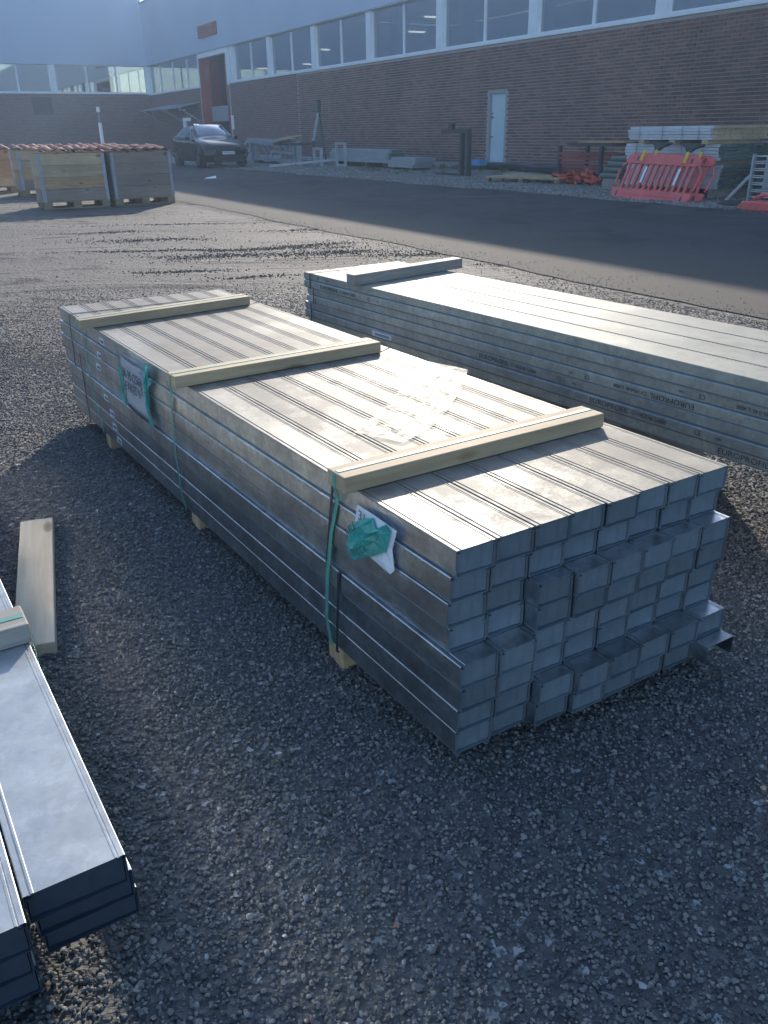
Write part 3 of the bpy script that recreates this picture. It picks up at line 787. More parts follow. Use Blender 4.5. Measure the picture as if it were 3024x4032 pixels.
def add_sheet(mb, path, L, t=0.001, web=None, mi_web=1, nseg=1, bulge=None, mi_all=0, mi_in=2):
    P, Q = sheet_path(path, t); n = len(P); ys = [L*i/nseg for i in range(nseg+1)]
    vs = []
    for y in ys:
        for a in P: vs.append((a.x + (bulge(y, a.y) if bulge else 0), y, a.y))
        for a in Q: vs.append((a.x + (bulge(y, a.y) if bulge else 0), y, a.y))
    fs = []; mi = []
    for s in range(nseg):
        o0, o1 = s*2*n, (s+1)*2*n
        for i in range(n-1):
            top = web and web(P[i], P[i+1])
            fs.append((o0+i, o1+i, o1+i+1, o0+i+1)); mi.append(mi_web if top else mi_all)
            fs.append((o0+n+i, o0+n+i+1, o1+n+i+1, o1+n+i)); mi.append(mi_in)
        fs.append((o0, o0+n, o1+n, o1)); mi.append(0); fs.append((o0+n-1, o1+n-1, o1+2*n-1, o0+2*n-1)); mi.append(0)
    for i in range(n-1):
        fs.append((i, i+1, n+i+1, n+i)); mi.append(mi_in)
        e = nseg*2*n; fs.append((e+i, e+n+i, e+n+i+1, e+i+1)); mi.append(0)
    b = len(mb.v); mb.v += vs; mb.f += [tuple(b+k for k in f) for f in fs]; mb.mi += mi

def stud_mesh(name, W, H, L, mats, nested=True, groove=True, nseg=1, bulge=None):
    mb = MB(); e = 0.0007
    if groove:
        top = [(e, H-0.0012), (e+0.0010, H-0.0006), (0.0085, H-0.0006), (0.0095, H-0.0020), (0.0112, H-0.0020), (0.0122, H), (0.0150, H), (0.0160, H-0.0007)]
    else:
        top = [(e, H-0.003), (e+0.002, H), (0.006, H)]
    path = [(0.0, 0.005), (0.0, H-0.0025)] + top + [(W-a, z) for a, z in reversed(top)] + [(W, H-0.0025), (W, 0.005)]
    add_sheet(mb, path, L, 0.0012, lambda a, b: a.y > H-0.0035 and b.y > H-0.0035, 1, nseg, bulge)
    if nested:
        add_sheet(mb, [(0.012, H-0.010), (0.0035, H-0.010), (0.0035, 0.0008), (W-0.0035, 0.0008), (W-0.0035, H-0.010), (W-0.012, H-0.010)], L-0.006, 0.0012, mi_all=2)
        # added plug plate, no real stud part: flattens shading inside the near end
        k = 8; vs = []
        for i in range(k+1):
            x = 0.0055 + (W-0.0105)*i/k; y = 0.009 - 0.005*(i/k) + 0.0008*math.sin(i*2.3)
            zt_ = H - 0.0025 - 0.0008*math.sin(i*1.9)
            vs += [(x, y, 0.0025), (x, y-0.0015, zt_)]
        b0_ = len(mb.v); mb.v += vs; mb.f += [(b0_+2*i, b0_+2*i+2, b0_+2*i+3, b0_+2*i+1) for i in range(k)]; mb.mi += [2]*k
    return mb.mesh(name, mats)

# ------------------------------------------------------------------ bundle 1 (centre)
YAW1 = R(32.5)
A1 = Vector((0.1345, 1.4114, 0))
b1 = tag(empty("stud_bundle", A1, YAW1), "strapped bundle of galvanised studs in the centre with SK 95 label sheet", "steel bundle")
DUST_FRAME["b1"].object = b1
NC, NR, PX, PZ, ZB = 8, 8, 0.099, 0.0592, 0.070
zt1 = ZB + NR*PZ
PROT = {}
for c in range(NC):
    for r in range(NR):      # r = 0 top
        if c < 2: v = [0, -.010, -.018, -.020, .036, .028, .020, .010][r]
        elif c == 2: v = [0, -.008, .030, .022, .016, .012, .042, .032][r]
        else: v = [0, -.010, .036, .026, .018, .010, .060, .046][r]
        PROT[c, r] = v + random.uniform(-0.004, 0.004)
SHX = [0, -0.006, -0.007, 0.000, -0.009, -0.002, -0.001, 0.001]
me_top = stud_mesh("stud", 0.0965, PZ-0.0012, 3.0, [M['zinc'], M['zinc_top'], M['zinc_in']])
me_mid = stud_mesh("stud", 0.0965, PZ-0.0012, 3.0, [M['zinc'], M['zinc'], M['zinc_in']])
BP = [0.0, 0.42, 1.46, 2.52, 3.0]
def bulge_f(y, z):
    for a, b_ in zip(BP[:-1], BP[1:]):
        if a <= y <= b_:
            t = (y-a)/(b_-a); k = math.sin(math.pi*t) if a > 0 else math.sin(math.pi*t*0.5+math.pi*0.5)*0.8
            return -0.006*k*max(0, (PZ-z)/PZ)
    return 0
me_edge = stud_mesh("stud", 0.0965, PZ-0.0012, 3.0, [M['zinc'], M['zinc_top'], M['zinc_in']], nseg=24, bulge=lambda y, z: bulge_f(y, z) if True else 0)
for r in range(NR):
    for c in range(NC):
        if r == NR-1 and c == NC-1: continue
        zz = zt1 - (r+1)*PZ
        me_ = me_top if r == 0 else me_mid
        o = mobj("stud", me_, b1, (c*PX + SHX[r] + random.uniform(-0.0008, 0.0008), -PROT[c, r], zz))
# loose bottom channel at the right-hand end, open downwards
lc = MB(); add_sheet(lc, [(0.012, 0.004), (0, 0.003), (0, 0.045), (0.002, 0.0465), (0.0945, 0.0465), (0.0965, 0.045), (0.0965, 0.003), (0.085, 0.004)], 3.0, 0.0012)
lc.build("channel", [M['zinc'], M['zinc'], M['zinc']], b1, (7*PX-0.004, -0.095, ZB+0.010))['label'] = "open channel sticking out at the bottom right corner"

def skew_box(x0, ya0, yb0, x1, ya1, yb1, z0, z1):
    """batten running in x whose two ends have different y ranges"""
    mb = MB()
    vs = [(x0, ya0, z0), (x1, ya1, z0), (x1, yb1, z0), (x0, yb0, z0), (x0, ya0, z1), (x1, ya1, z1), (x1, yb1, z1), (x0, yb0, z1)]
    mb.add(vs, [(0, 3, 2, 1), (4, 5, 6, 7), (0, 1, 5, 4), (1, 2, 6, 5), (2, 3, 7, 6), (3, 0, 4, 7)])
    return mb
def strap(mb, pts, w, axis, t=0.0012):
    """flat band through pts; axis = width direction"""
    a = Vector(axis).normalized()*w/2
    pts = [Vector(p) for p in pts]; n = len(pts); vs = []
    for i, p in enumerate(pts):
        d = (pts[min(i+1, n-1)]-pts[max(i-1, 0)]).normalized(); nr = d.cross(a).normalized()*t/2
        vs += [p+a+nr, p-a+nr, p-a-nr, p+a-nr]
    fs = []
    for i in range(n-1):
        for k in range(4): fs.append((i*4+k, i*4+(k+1) % 4, (i+1)*4+(k+1) % 4, (i+1)*4+k))
    fs += [(3, 2, 1, 0), tuple((n-1)*4+k for k in range(4))]
    mb.add(vs, fs); return mb

zb3 = zt1 + 0.038
bats = [(-0.037, 0.349, 0.425, 0.752, 0.354, 0.438), (-0.045, 1.365, 1.432, 0.722, 1.387, 1.480), (-0.055, 2.420, 2.486, 0.733, 2.512, 2.602)]
for i, (x0, a0, b0, x1, a1, b1_) in enumerate(bats):
    skew_box(x0, a0, b0, x1, a1, b1_, zt1+0.0008, zb3).build("batten", M['batten'], b1, bevel=0.002)
    y0 = (a0*0.45+b0*0.55); y1 = (a1*0.45+b1_*0.55)
    low = {0: 0.505-0.02, 1: 1.53, 2: 2.53}[i]
    dd = {0: [(-0.010, 0.43, 0.50), (-0.011, 0.465, 0.40), (-0.014, 0.49, 0.27), (-0.012, 0.508, 0.15), (-0.006, 0.50, 0.069)],
          1: [(-0.012, 1.51, 0.50), (-0.013, 1.535, 0.40), (-0.013, 1.54, 0.25), (-0.012, 1.53, 0.12), (-0.004, 1.525, 0.069)],
          2: [(-0.012, 2.58, 0.50), (-0.013, 2.585, 0.42), (-0.013, 2.57, 0.25), (-0.006, 2.53, 0.12), (-0.004, 2.52, 0.069)]}[i]
    pts = [(0.80, y1+0.01, 0.40), (0.80, y1+0.005, zt1), (x1+0.002, y1, zb3-0.004), (x1-0.006, y1, zb3+0.0008), (x0+0.006, y0, zb3+0.0008), (x0-0.001, y0, zb3-0.005), (x0-0.001, y0+0.004, zt1+0.006)] + dd
    s_ = MB(); strap(s_, pts, 0.014 if i == 0 else 0.011, (0, 1, 0)); s_.build("green_strap", M['green_strap'], b1)
    # bearers under the bundle
    yb_ = {0: 0.49, 1: 1.46, 2: 2.49}[i]
    MB().box(0.004, 0.80, yb_-0.030, yb_+0.010, -0.03, ZB-0.001).build("bearer", M['batten'], b1, bevel=0.002)
    MB().box(0.008, 0.79, yb_+0.014, yb_+0.050, -0.03, ZB-0.003).build("bearer", M['batten'], b1, bevel=0.002)
def blackstrap(ya, zhi, zlo, over=True, shx=-0.0105, dy=0.06):
    k = MB()
    pts = [(0.796, ya-0.0, zhi-0.1), (0.795, ya, zhi+0.001), (shx+0.008, ya, zhi+0.001), (shx, ya+0.002, zhi-0.008)] if over else [(shx+0.01, ya, zhi-0.0), (shx, ya, zhi-0.004)]
    pts += [(shx, ya+dy*0.5, (zhi+zlo)/2), (shx, ya+dy, zlo), (shx+0.006, ya+dy, zlo-0.001)]
    strap(k, pts, 0.010, (0, 1, 0)); k.build("black_strap", M['black_strap'], b1)
blackstrap(0.445, zt1, zt1-4*PZ, True, -0.0110, 0.05)
blackstrap(0.436, zt1-4*PZ+0.002, ZB, False, -0.0118, 0.025)
blackstrap(2.79, zt1, zt1-4*PZ, True, -0.0110, 0.03)
blackstrap(2.70, zt1-2.6*PZ, ZB, False, -0.0118, 0.0)

# small product stickers
for y_, z_ in ((2.334, 0.506), (2.382, 0.441), (2.421, 0.385), (2.36, 0.268), (2.33, 0.208), (2.326, 0.150), (2.29, 0.098)):
    r_ = int((zt1-z_)/PZ); xo = SHX[min(r_, 7)]-0.0012
    s_ = MB().box(xo-0.0006, xo, y_-0.030, y_+0.030, z_-0.013, z_+0.013).build("sticker", M['sticker'], b1)
    q = MB()
    for k in range(7): q.box(xo-0.0011, xo-0.0006, y_-0.024+k*0.006, y_-0.024+k*0.006+0.0028, z_-0.008, z_+0.006)
    q.build("barcode", M['ink_soft'], s_)

def curved_sheet(name, corners, mat, parent, nx=12, nz=8, depth=None, t=0.0006):
    """corners (y,z): TL TR BR BL in the side plane; depth(u,v) = distance out from the side"""
    TL, TR, BR, BL = [Vector(c) for c in corners]; mb = MB(); vs = []
    for lay in (0, 1):
        for j in range(nz+1):
            for i in range(nx+1):
                u, v = i/nx, j/nz
                p = TL.lerp(TR, u).lerp(BL.lerp(BR, u), v)
                vs.append((-(depth(u, v) if depth else 0.012) - (0 if lay else t), p.x, p.y))
    N1 = (nx+1)*(nz+1); fs = []
    for j in range(nz):
        for i in range(nx):
            a = j*(nx+1)+i; q = (a, a+1, a+nx+2, a+nx+1); fs.append(q); fs.append(tuple(N1+k for k in reversed(q)))
    for i in range(nx):
        fs.append((i, N1+i, N1+i+1, i+1)); a = nz*(nx+1)+i; fs.append((a, a+1, N1+a+1, N1+a))
    for j in range(nz):
        a = j*(nx+1); fs.append((a, a+nx+1, N1+a+nx+1, N1+a)); a += nx; fs.append((a, N1+a, N1+a+nx+1, a+nx+1))
    mb.add(vs, fs); return mb.build(name, mat, parent, smooth=True)

# side faces of the bundle are at x = 0 looking towards -x; text must read towards -y
def side_text(txt, size, y, z, x, mat, parent, name="lettering", flip=False, sx=1.0, tilt=0.0, align='LEFT'):
    cu = bpy.data.curves.new(name, 'FONT'); cu.body = txt; cu.size = size; cu.align_x = align; cu.align_y = 'CENTER'
    cu.space_line = 0.95; cu.materials.append(mat); cu.extrude = 0.0002; cu.resolution_u = 3
    o = bpy.data.objects.new(name, cu); COL.objects.link(o); o.parent = parent
    dx = Vector((0, -1, 0)); dz = Vector((0, 0, 1))
    if tilt: 
        dx = Vector((0, -math.cos(tilt), math.sin(tilt))); dz = Vector((0, math.sin(tilt), math.cos(tilt)))
    if flip: dx, dz = -dx, -dz
    nr = dx.cross(dz)
    mm = Matrix.Identity(4)
    for i in range(3): mm[i][0], mm[i][1], mm[i][2] = dx[i]*sx, dz[i], nr[i]
    mm[0][3], mm[1][3], mm[2][3] = x, y, z
    o.matrix_local = mm
    return o

dep = lambda u, v: 0.016 + 0.006*math.sin(u*3.1)*(1-v) + 0.003*math.sin(v*6+u*4)
ls = curved_sheet("label_sheet", [(2.035, 0.512), (1.763, 0.508), (1.772, 0.322), (2.048, 0.332)], M['paper'], b1, depth=dep)
curved_sheet("clear_pocket", [(2.05, 0.545), (1.752, 0.541), (1.762, 0.312), (2.056, 0.322)], M['pocket'], ls, depth=lambda u, v: dep(u, v)+0.0025+0.01*(1-v)**3)
for a in M['film'].node_tree.nodes: pass
side_text("SK 95 (256)\nPAKET 9", 0.050, 1.905, 0.432, -0.0245, M['ink'], ls, align='CENTER', sx=0.92)
def crumple(name, outline, parent, x0, amp, mat, seed):
    rr = random.Random(seed); mb = MB(); cy = sum(p[0] for p in outline)/len(outline); cz = sum(p[1] for p in outline)/len(outline)
    vs = [(-x0-amp*0.8, cy, cz)]; n = len(outline); rings = 3
    for k in range(1, rings+1):
        t = k/rings
        for (a, b_) in outline:
            vs.append((-x0-rr.uniform(0, amp)*(1.0 if k < rings else 0.4), cy+(a-cy)*t+rr.uniform(-.003, .003), cz+(b_-cz)*t+rr.uniform(-.003, .003)))
    fs = [(0, 1+i, 1+(i+1) % n) for i in range(n)]
    for k in range(rings-1):
        for i in range(n):
            a = 1+k*n+i; b_ = 1+k*n+(i+1) % n; fs.append((a, a+n, b_+n, b_))
    m0 = len(vs); vs += [(x+0.0008, y, z) for x, y, z in vs]; fs += [tuple(m0+i for i in reversed(f)) for f in fs]
    mb.add(vs, fs); return mb.build(name, mat, parent)
crumple("tape", [(2.066, 0.545), (2.045, 0.545), (2.037, 0.50), (2.030, 0.45), (2.040, 0.39), (2.045, 0.335), (2.030, 0.318), (2.070, 0.314), (2.088, 0.330), (2.066, 0.36), (2.058, 0.40), (2.056, 0.46), (2.060, 0.51)], ls, 0.018, 0.010, M['tape'], 1)
tr = crumple("tape", [(1.762, 0.540), (1.725, 0.546), (1.700, 0.540), (1.716, 0.50), (1.690, 0.485), (1.722, 0.462), (1.738, 0.43), (1.746, 0.38), (1.742, 0.335), (1.722, 0.316), (1.752, 0.305), (1.768, 0.315), (1.768, 0.38), (1.764, 0.44), (1.760, 0.50)], ls, 0.018, 0.014, M['tape'], 2)
side_text("T-FLEX", 0.030, 1.737, 0.520, -0.040, M['ink_soft'], tr, tilt=-math.pi/2)
# crumpled note
ps = MB(); po = [(0.335, 0.520), (0.265, 0.520), (0.180, 0.515), (0.196, 0.470), (0.186, 0.425), (0.206, 0.406), (0.300, 0.414), (0.348, 0.470)]
pb = crumple("note_sheet", po, b1, 0.014, 0.006, M['paper'], 5)
tp2 = crumple("tape", [(0.364, 0.462), (0.304, 0.500), (0.263, 0.520), (0.246, 0.497), (0.205, 0.521), (0.196, 0.512), (0.200, 0.485), (0.208, 0.462), (0.258, 0.428), (0.300, 0.404), (0.334, 0.389), (0.362, 0.392), (0.374, 0.412), (0.368, 0.44)], pb, 0.021, 0.013, M['tape'], 8)
side_text("31", 0.034, 0.322, 0.503, -0.0215, M['ink_soft'], pb, tilt=-0.1)
side_text("T-FLE", 0.024, 0.352, 0.447, -0.037, M['ink_soft'], tp2, tilt=0.75)
side_text("TECCA", 0.024, 0.330, 0.408, -0.037, M['ink_soft'], tp2, tilt=0.55)
side_text("X", 0.026, 0.226, 0.490, -0.037, M['ink_soft'], tp2, tilt=0.2)

# clear plastic left lying on the top
fm = MB(); fo = [(0.765, 1.20), (0.815, 1.01), (0.47, 0.66), (0.25, 0.545), (0.19, 0.687)]
fg = [(0.19, 0.687, 0.25, 0.545), (0.34, 0.80, 0.37, 0.60), (0.48, 0.92, 0.50, 0.70), (0.62, 1.05, 0.66, 0.84), (0.765, 1.20, 0.815, 1.01)]
vs = []
for a in fg:
    for k in range(5):
        t = k/4; vs.append((a[0]+(a[2]-a[0])*t, a[1]+(a[3]-a[1])*t, zt1+0.003+0.004*random.random()))
n1 = len(vs); vs += [(x, y, z-0.0006) for x, y, z in vs]; fs = []
for i in range(4):
    for k in range(4):
        q = (i*5+k, i*5+k+1, (i+1)*5+k+1, (i+1)*5+k); fs += [q, tuple(n1+j for j in reversed(q))]
fm.add(vs, fs)
tag(fm.build("plastic_film", M['film'], None, A1, YAW1), "torn piece of clear plastic film lying on the centre bundle", "plastic film")

# ------------------------------------------------------------------ bundle 2 (right, long)
YAW2 = R(34.1); A2 = Vector((-0.4017, 4.582, 0))
b2 = tag(empty("stud_bundle", A2, YAW2), "long pale steel bundle at the right with printed sides under one short batten", "steel bundle")
NR2, P2, ZT2, W2 = 7, 0.0378, 0.590, 0.152
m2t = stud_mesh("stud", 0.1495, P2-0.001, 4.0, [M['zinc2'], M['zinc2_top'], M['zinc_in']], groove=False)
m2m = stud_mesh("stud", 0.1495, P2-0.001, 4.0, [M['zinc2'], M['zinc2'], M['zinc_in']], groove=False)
SH2 = [0, -0.005, 0.004, 0.0, 0.003, -0.006, 0.002]
PR2 = [0, 0.0, -0.02, -0.02, 0.01, 0.0, -0.03]
for r in range(NR2):
    for c in range(4):
        mobj("stud", m2t if r == 0 else m2m, b2, (c*W2+SH2[r], -4.0 + PR2[r] + random.uniform(-0.004, 0.004), ZT2-(r+1)*P2))
# perforated thermal slots seen as dotted lines on the seams
dots = MB()
for c in range(1, 4):
    for k in range(0, 190):
        y_ = -0.75-k*0.0165
        dots.box(c*W2-0.009, c*W2-0.0045, y_-0.005, y_+0.003, ZT2-0.002, ZT2+0.0012)
o = dots.build("punched_tabs", M['zinc2_top'], b2); o['kind'] = 'stuff'
skew_box(-0.045, -0.56, -0.49, 0.715, -0.435, -0.365, ZT2+0.001, ZT2+0.052).build("batten", M['batten_grey'], b2, bevel=0.003)
def bs2(y, z0, z1, x=-0.0078, over=False):
    k = MB(); pts = ([(0.612, y+0.02, z1-0.06), (0.611, y+0.01, z1+0.001)] if over else []) + [(x+0.007, y, z1+0.001), (x, y, z1-0.003), (x, y, z0), (x+0.008, y, z0-0.001)]
    strap(k, pts, 0.009, (0, 1, 0)); k.build("black_strap", M['black_strap'], b2)
bs2(-0.07, ZT2-2*P2, ZT2, over=True); bs2(-0.10, ZT2-4*P2, ZT2-2*P2); bs2(-0.07, ZT2-7*P2, ZT2-4*P2)
def print_row(y, z, flip=False, full=True, sh=0):
    x = -0.0012+sh
    sc_ = 1
    seq = [("EUROPROFIL", 0.024, 0.0), ("C+ 145-0.46", 0.018, 0.19), ("L.4000", 0.018, 0.285), ("CE", 0.022, 0.44), ("11850", 0.010, 0.515)]
    for t_, s_, off in seq:
        yy = y - off if not flip else y + off
        side_text(t_, s_*1.08, yy, z, x, M['ink_soft'], b2, "print", flip, sx=1.18 if t_ == "EUROPROFIL" else 0.86)
zr = lambda r: ZT2-(r+0.5)*P2
print_row(-0.17, zr(1), sh=SH2[1]); side_text("CE", 0.022, -0.13, zr(0), -0.0015, M['ink_soft'], b2, "print"); side_text("11850", 0.010, -0.22, zr(0), -0.0015, M['ink_soft'], b2, "print")
print_row(-1.42, zr(4), sh=SH2[4]); print_row(-2.035, zr(5), sh=SH2[5]); print_row(-2.56, zr(6), sh=SH2[6])
print_row(-2.46, zr(3), True, sh=SH2[3]); print_row(-2.93, zr(2), True, sh=SH2[2]); print_row(-3.4, zr(3), True, sh=SH2[3]); print_row(-3.2, zr(5), sh=SH2[5])
s_ = MB().box(-0.0085, -0.0075, -0.81, -0.65, zr(5)-0.012, zr(5)+0.012).build("sticker", M['sticker'], b2)
q = MB()
for k in range(14): q.box(-0.0092, -0.0085, -0.79+k*0.0085, -0.786+k*0.0085, zr(5)-0.006, zr(5)+0.005)
q.build("barcode", M['ink_soft'], s_)
zb2 = ZT2-NR2*P2
for y_ in (-0.85, -1.5, -2.05, -3.5):
    MB().box(0.10, 0.62, y_-0.05, y_+0.05, 0.147 if y_ > -2 else -0.02, zb2-0.001).build("bearer", M['batten_grey'], b2)
# pallet under bundle 2
p2 = tag(empty("pallet", A2, YAW2), "grey slatted pallet under the long pale steel bundle", "pallet")
for k in range(8):
    MB().box(-0.05+random.uniform(-.01, .01), 0.86, -1.72+k*0.148, -1.72+k*0.148+0.100, 0.122, 0.144).build("deck_board", M['batten_grey'], p2)
for x_ in (-0.04, 0.36, 0.76):
    MB().box(x_, x_+0.095, -1.72, -0.584, 0.1, 0.121).build("stringer_board", M['batten_grey'], p2)
    for y_ in (-1.70, -1.22, -0.74):
        MB().box(x_, x_+0.095, y_, y_+0.14, 0.0, 0.099).build("block", M['block'], p2)

# ------------------------------------------------------------------ bundle 3 (bottom left)
YAW3 = R(31.9); A3 = Vector((-0.5141, 0.8613, 0))
b3 = tag(empty("stud_bundle", A3, YAW3), "steel bundle with ends dark in shade, cut off by the lower left corner of the photo", "steel bundle")
m3t = stud_mesh("stud", 0.1455, 0.054, 3.0, [M['zinc3'], M['zinc3_top'], M['zinc_shaded']])
m3m = stud_mesh("stud", 0.1455, 0.054, 3.0, [M['zinc3'], M['zinc3'], M['zinc_shaded']])
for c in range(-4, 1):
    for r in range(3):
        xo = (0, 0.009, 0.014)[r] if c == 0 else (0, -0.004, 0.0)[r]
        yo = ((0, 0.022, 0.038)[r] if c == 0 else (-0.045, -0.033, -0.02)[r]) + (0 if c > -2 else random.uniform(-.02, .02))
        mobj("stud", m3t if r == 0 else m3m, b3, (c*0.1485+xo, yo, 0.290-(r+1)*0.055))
zt3 = 0.29
for (y0, y1) in ((0.676, 0.768), (1.7, 1.79), (2.6, 2.69)):
    MB().box(-0.64, 0.152, y0, y1, zt3, zt3+0.045).build("batten", M['batten_grey'], b3, bevel=0.003)
    k = MB(); ym = (y0+y1)/2-0.005
    strap(k, [(0.160, ym-0.01, 0.13), (0.158, ym, zt3-0.02), (0.1525, ym, zt3+0.036), (0.146, ym, zt3+0.0458), (-0.63, ym, zt3+0.0458)], 0.014, (0, 1, 0)); k.build("green_strap", M['green_strap'], b3)
    MB().box(-0.62, 0.14, y0, y1, -0.02, 0.1245).build("bearer", M['batten_grey'], b3)

# board on the ground
c1, c2, c3 = Vector((-1.249, 2.669, 0)), Vector((-1.155, 2.689, 0)), Vector((-0.87, 1.896, 0))
dv_ = (c2-c3); Lb = dv_.length
bo = MB().box(-0.105, 0, 0, Lb+0.005, 0.0, 0.045).build("timber_board", M['batten_y'], None, (c3.x, c3.y, 0.002), math.atan2(dv_.y, dv_.x)-math.pi/2, bevel=0.003)
tag(bo, "loose knotty timber board lying on the gravel between the bundles", "board")

# leaves and a grass tuft
def leaf(pos, size, rz, name="leaf", label="", mat='leaf'):
    mb = MB(); pts = []
    out = [(0, 0), (0.25, 0.22), (0.6, 0.28), (0.9, 0.12), (1, 0), (0.85, -0.16), (0.5, -0.3), (0.2, -0.18)]
    vs = [(a*size, b_*size, 0.004+0.12*size*math.sin(a*3)) for a, b_ in out]; m0 = len(vs); vs += [(x, y, z-0.0008) for x, y, z in vs]
    mb.add(vs, [tuple(range(m0)), tuple(reversed(range(m0, 2*m0)))] + [(i, i+m0, (i+1) % m0+m0, (i+1) % m0) for i in range(m0)])
    return tag(mb.build(name, M[mat], None, (pos[0], pos[1], 0.012), rz), label, "leaf")
leaf((0.70, 1.545), 0.05, 2.6, label="reddish dry leaf on the dark gravel right of the bundle end")
leaf((0.005, 1.03), 0.012, 0.6, label="tiny orange leaf on the gravel below the bundle corner")
leaf((-0.12, 0.86), 0.012, 2.0, label="tiny orange leaf on the gravel near the lower picture edge")
gt = MB()
for k in range(9):
    a = random.uniform(0, 6.28); L_ = random.uniform(0.015, 0.032); c_ = Vector((random.uniform(-.006, .006), random.uniform(-.006, .006), 0)); d_ = Vector((math.cos(a), math.sin(a), 0.45))*L_
    s_ = Vector((-math.sin(a), math.cos(a), 0))*0.0016
    gt.add([c_-s_, c_+s_, c_+d_], [(0, 1, 2)])
tag(gt.build("grass_tuft", simple('fresh_grass', (0.12, 0.28, 0.09), 0.6), None, (-0.255, 0.775, 0.008)), "small green grass tuft in the gravel near the picture's bottom", "grass tuft")

# ------------------------------------------------------------------ pallet boxes with roof tiles
ROWMATS = [['crate_light', 'crate_light', 'crate_tan', 'crate_grey'], ['crate_grey', 'crate_grey', 'crate_grey', 'crate_grey'], ['crate_tan', 'crate_tan', 'crate_tan', 'crate_light'], ['crate_tan', 'crate_tan', 'crate_light', 'crate_tan']]
TILE = None
def tile_mesh():
    mb = MB(); n = 8; vs = []; w, L_ = 0.21, 0.34
    for j in (0, 1):
        for lay in (0, 1):
            for i in range(n+1):
                u = i/n; z = 0.030*math.sin(u*math.pi*1.6)+(0.012 if lay else 0); vs.append((u*w, j*L_, z))
    k = n+1; fs = []
    for i in range(n):
        fs += [(i, i+2*k, i+2*k+1, i+1), (k+i, k+i+1, k+i+1+2*k, k+i+2*k), (i, i+1, k+i+1, k+i), (2*k+i, 3*k+i, 3*k+i+1, 2*k+i+1)]
    fs += [(0, k, 3*k, 2*k), (k-1, 3*k-1, 4*k-1, 2*k-1)]
    mb.add(vs, fs); return mb.mesh("roof_tile", M['tile'])
TM = tile_mesh()
def pallet_box(p, rz, mats, label, tiles=True, tlabel="", green=False):
    t = tag(empty("pallet_box", (p[0], p[1], 0), rz), label, "crate", "pallet boxes of roof tiles")
    L_, W_ = 1.2, 0.8
    for x in (0, 0.5275, 1.055):
        for y in (0, 0.3275, 0.655):
            w_ = 0.145; d_ = 0.145 if y == 0.3275 else 0.10
            MB().box(x, x+w_, y, y+d_, 0.022, 0.100).build("block", M['block'], t)
    for y in (0, 0.3275, 0.655):
        MB().box(0, L_, y, y+(0.145 if y == 0.3275 else 0.1), 0.0, 0.021).build("bottom_board", M['block'], t)
    for x in (0, 0.5275, 1.055):
        MB().box(x, x+0.145, 0, W_, 0.101, 0.122).build("stringer_board", M['block'], t)
    for k in range(5): MB().box(0, L_, 0.0+k*0.164, 0.0+k*0.164+0.142, 0.1225, 0.144).build("deck_board", M['block'], t)
    for r in range(4):
        z0 = 0.148 + (3-r)*0.205; z1 = z0+0.200; j = random.uniform(-0.006, 0.006)
        m_ = M[mats[r]]
        MB().box(0.022+j, L_-0.022+j, j, 0.020+j, z0, z1).build("collar_board", m_, t)
        MB().box(0.022+j, L_-0.022+j, W_-0.020+j, W_+j, z0, z1).build("collar_board", m_, t)
        MB().box(j, 0.020+j, j, W_+j, z0, z1).build("collar_board", m_, t)
        MB().box(L_-0.02+j, L_+j, j, W_+j, z0, z1).build("collar_board", m_, t)
        for x in (0, L_):
            for y in (0, W_):
                sx = 1 if x == 0 else -1; sy = 1 if y == 0 else -1
                cb = MB(); e = 0.004
                xs = sorted((x+j-sx*e, x+j+sx*0.055)); ys = sorted((y+j-sy*e, y+j-sy*0.0005)); cb.box(xs[0], xs[1], ys[0], ys[1], z0-0.02, z1-0.015)
                xs = sorted((x+j-sx*e, x+j-sx*0.0005)); ys = sorted((y+j-sy*e, y+j+sy*0.055)); cb.box(xs[0], xs[1], ys[0], ys[1], z0-0.02, z1-0.015)
                cb.build("corner_bracket", M['grey_steel'], t)
    if tiles:
        Rz = Matrix.Rotation(rz, 4, 'Z'); k = 0
        for i in range(6):
            for jy in range(3):
                o = mobj("roof_tile", TM, None)
                o.matrix_world = Matrix.Translation((p[0], p[1], 0)) @ Rz @ Matrix.Translation((-0.02+i*0.205+random.uniform(-.01, .01), -0.04+jy*0.285, 0.985+random.uniform(0, 0.02)+(0.022 if jy else 0))) @ Matrix.Rotation(random.uniform(-0.06, 0.06), 4, 'Z') @ Matrix.Rotation(R(5)+random.uniform(-.03, .03), 4, 'X')
                tag(o, tlabel, "roof tile", tlabel + " group")
    return t
ax1 = R(29)
bx1 = pallet_box((-6.22, 16.72), ax1, ROWMATS[0], "front left pallet box of pale wood with a strap round its side", tlabel="clay roof tile on the pale front left pallet box")
k = MB(); strap(k, [(-0.012, 0.45, 0.0), (-0.012, 0.45, 1.0), (0.03, 0.45, 1.04), (1.17, 0.45, 1.04)], 0.03, (0, 1, 0)); k.build("strap", M['batten'], bx1)
ax2 = R(36)
pallet_box((-5.06, 17.33), ax2, ROWMATS[1], "weathered grey pallet box nearest to the black car", tlabel="clay roof tile on the grey pallet box near the car")
pallet_box((-8.1, 20.6), ax1+0.03, ROWMATS[0], "pallet box half hidden behind the pale front one, its strapped side showing", tlabel="clay roof tile on the half hidden box behind the pale front one")
pallet_box((-7.0, 21.25), ax1+0.03, ROWMATS[3], "tan pallet box fully behind the two front ones, only its tiles showing", tlabel="clay roof tile on the hindmost box behind the two front ones")
pallet_box((-9.95, 21.7), ax1, ROWMATS[2], "orange-brown pallet box cut off by the left picture edge", tlabel="clay roof tile on the box at the left picture edge")

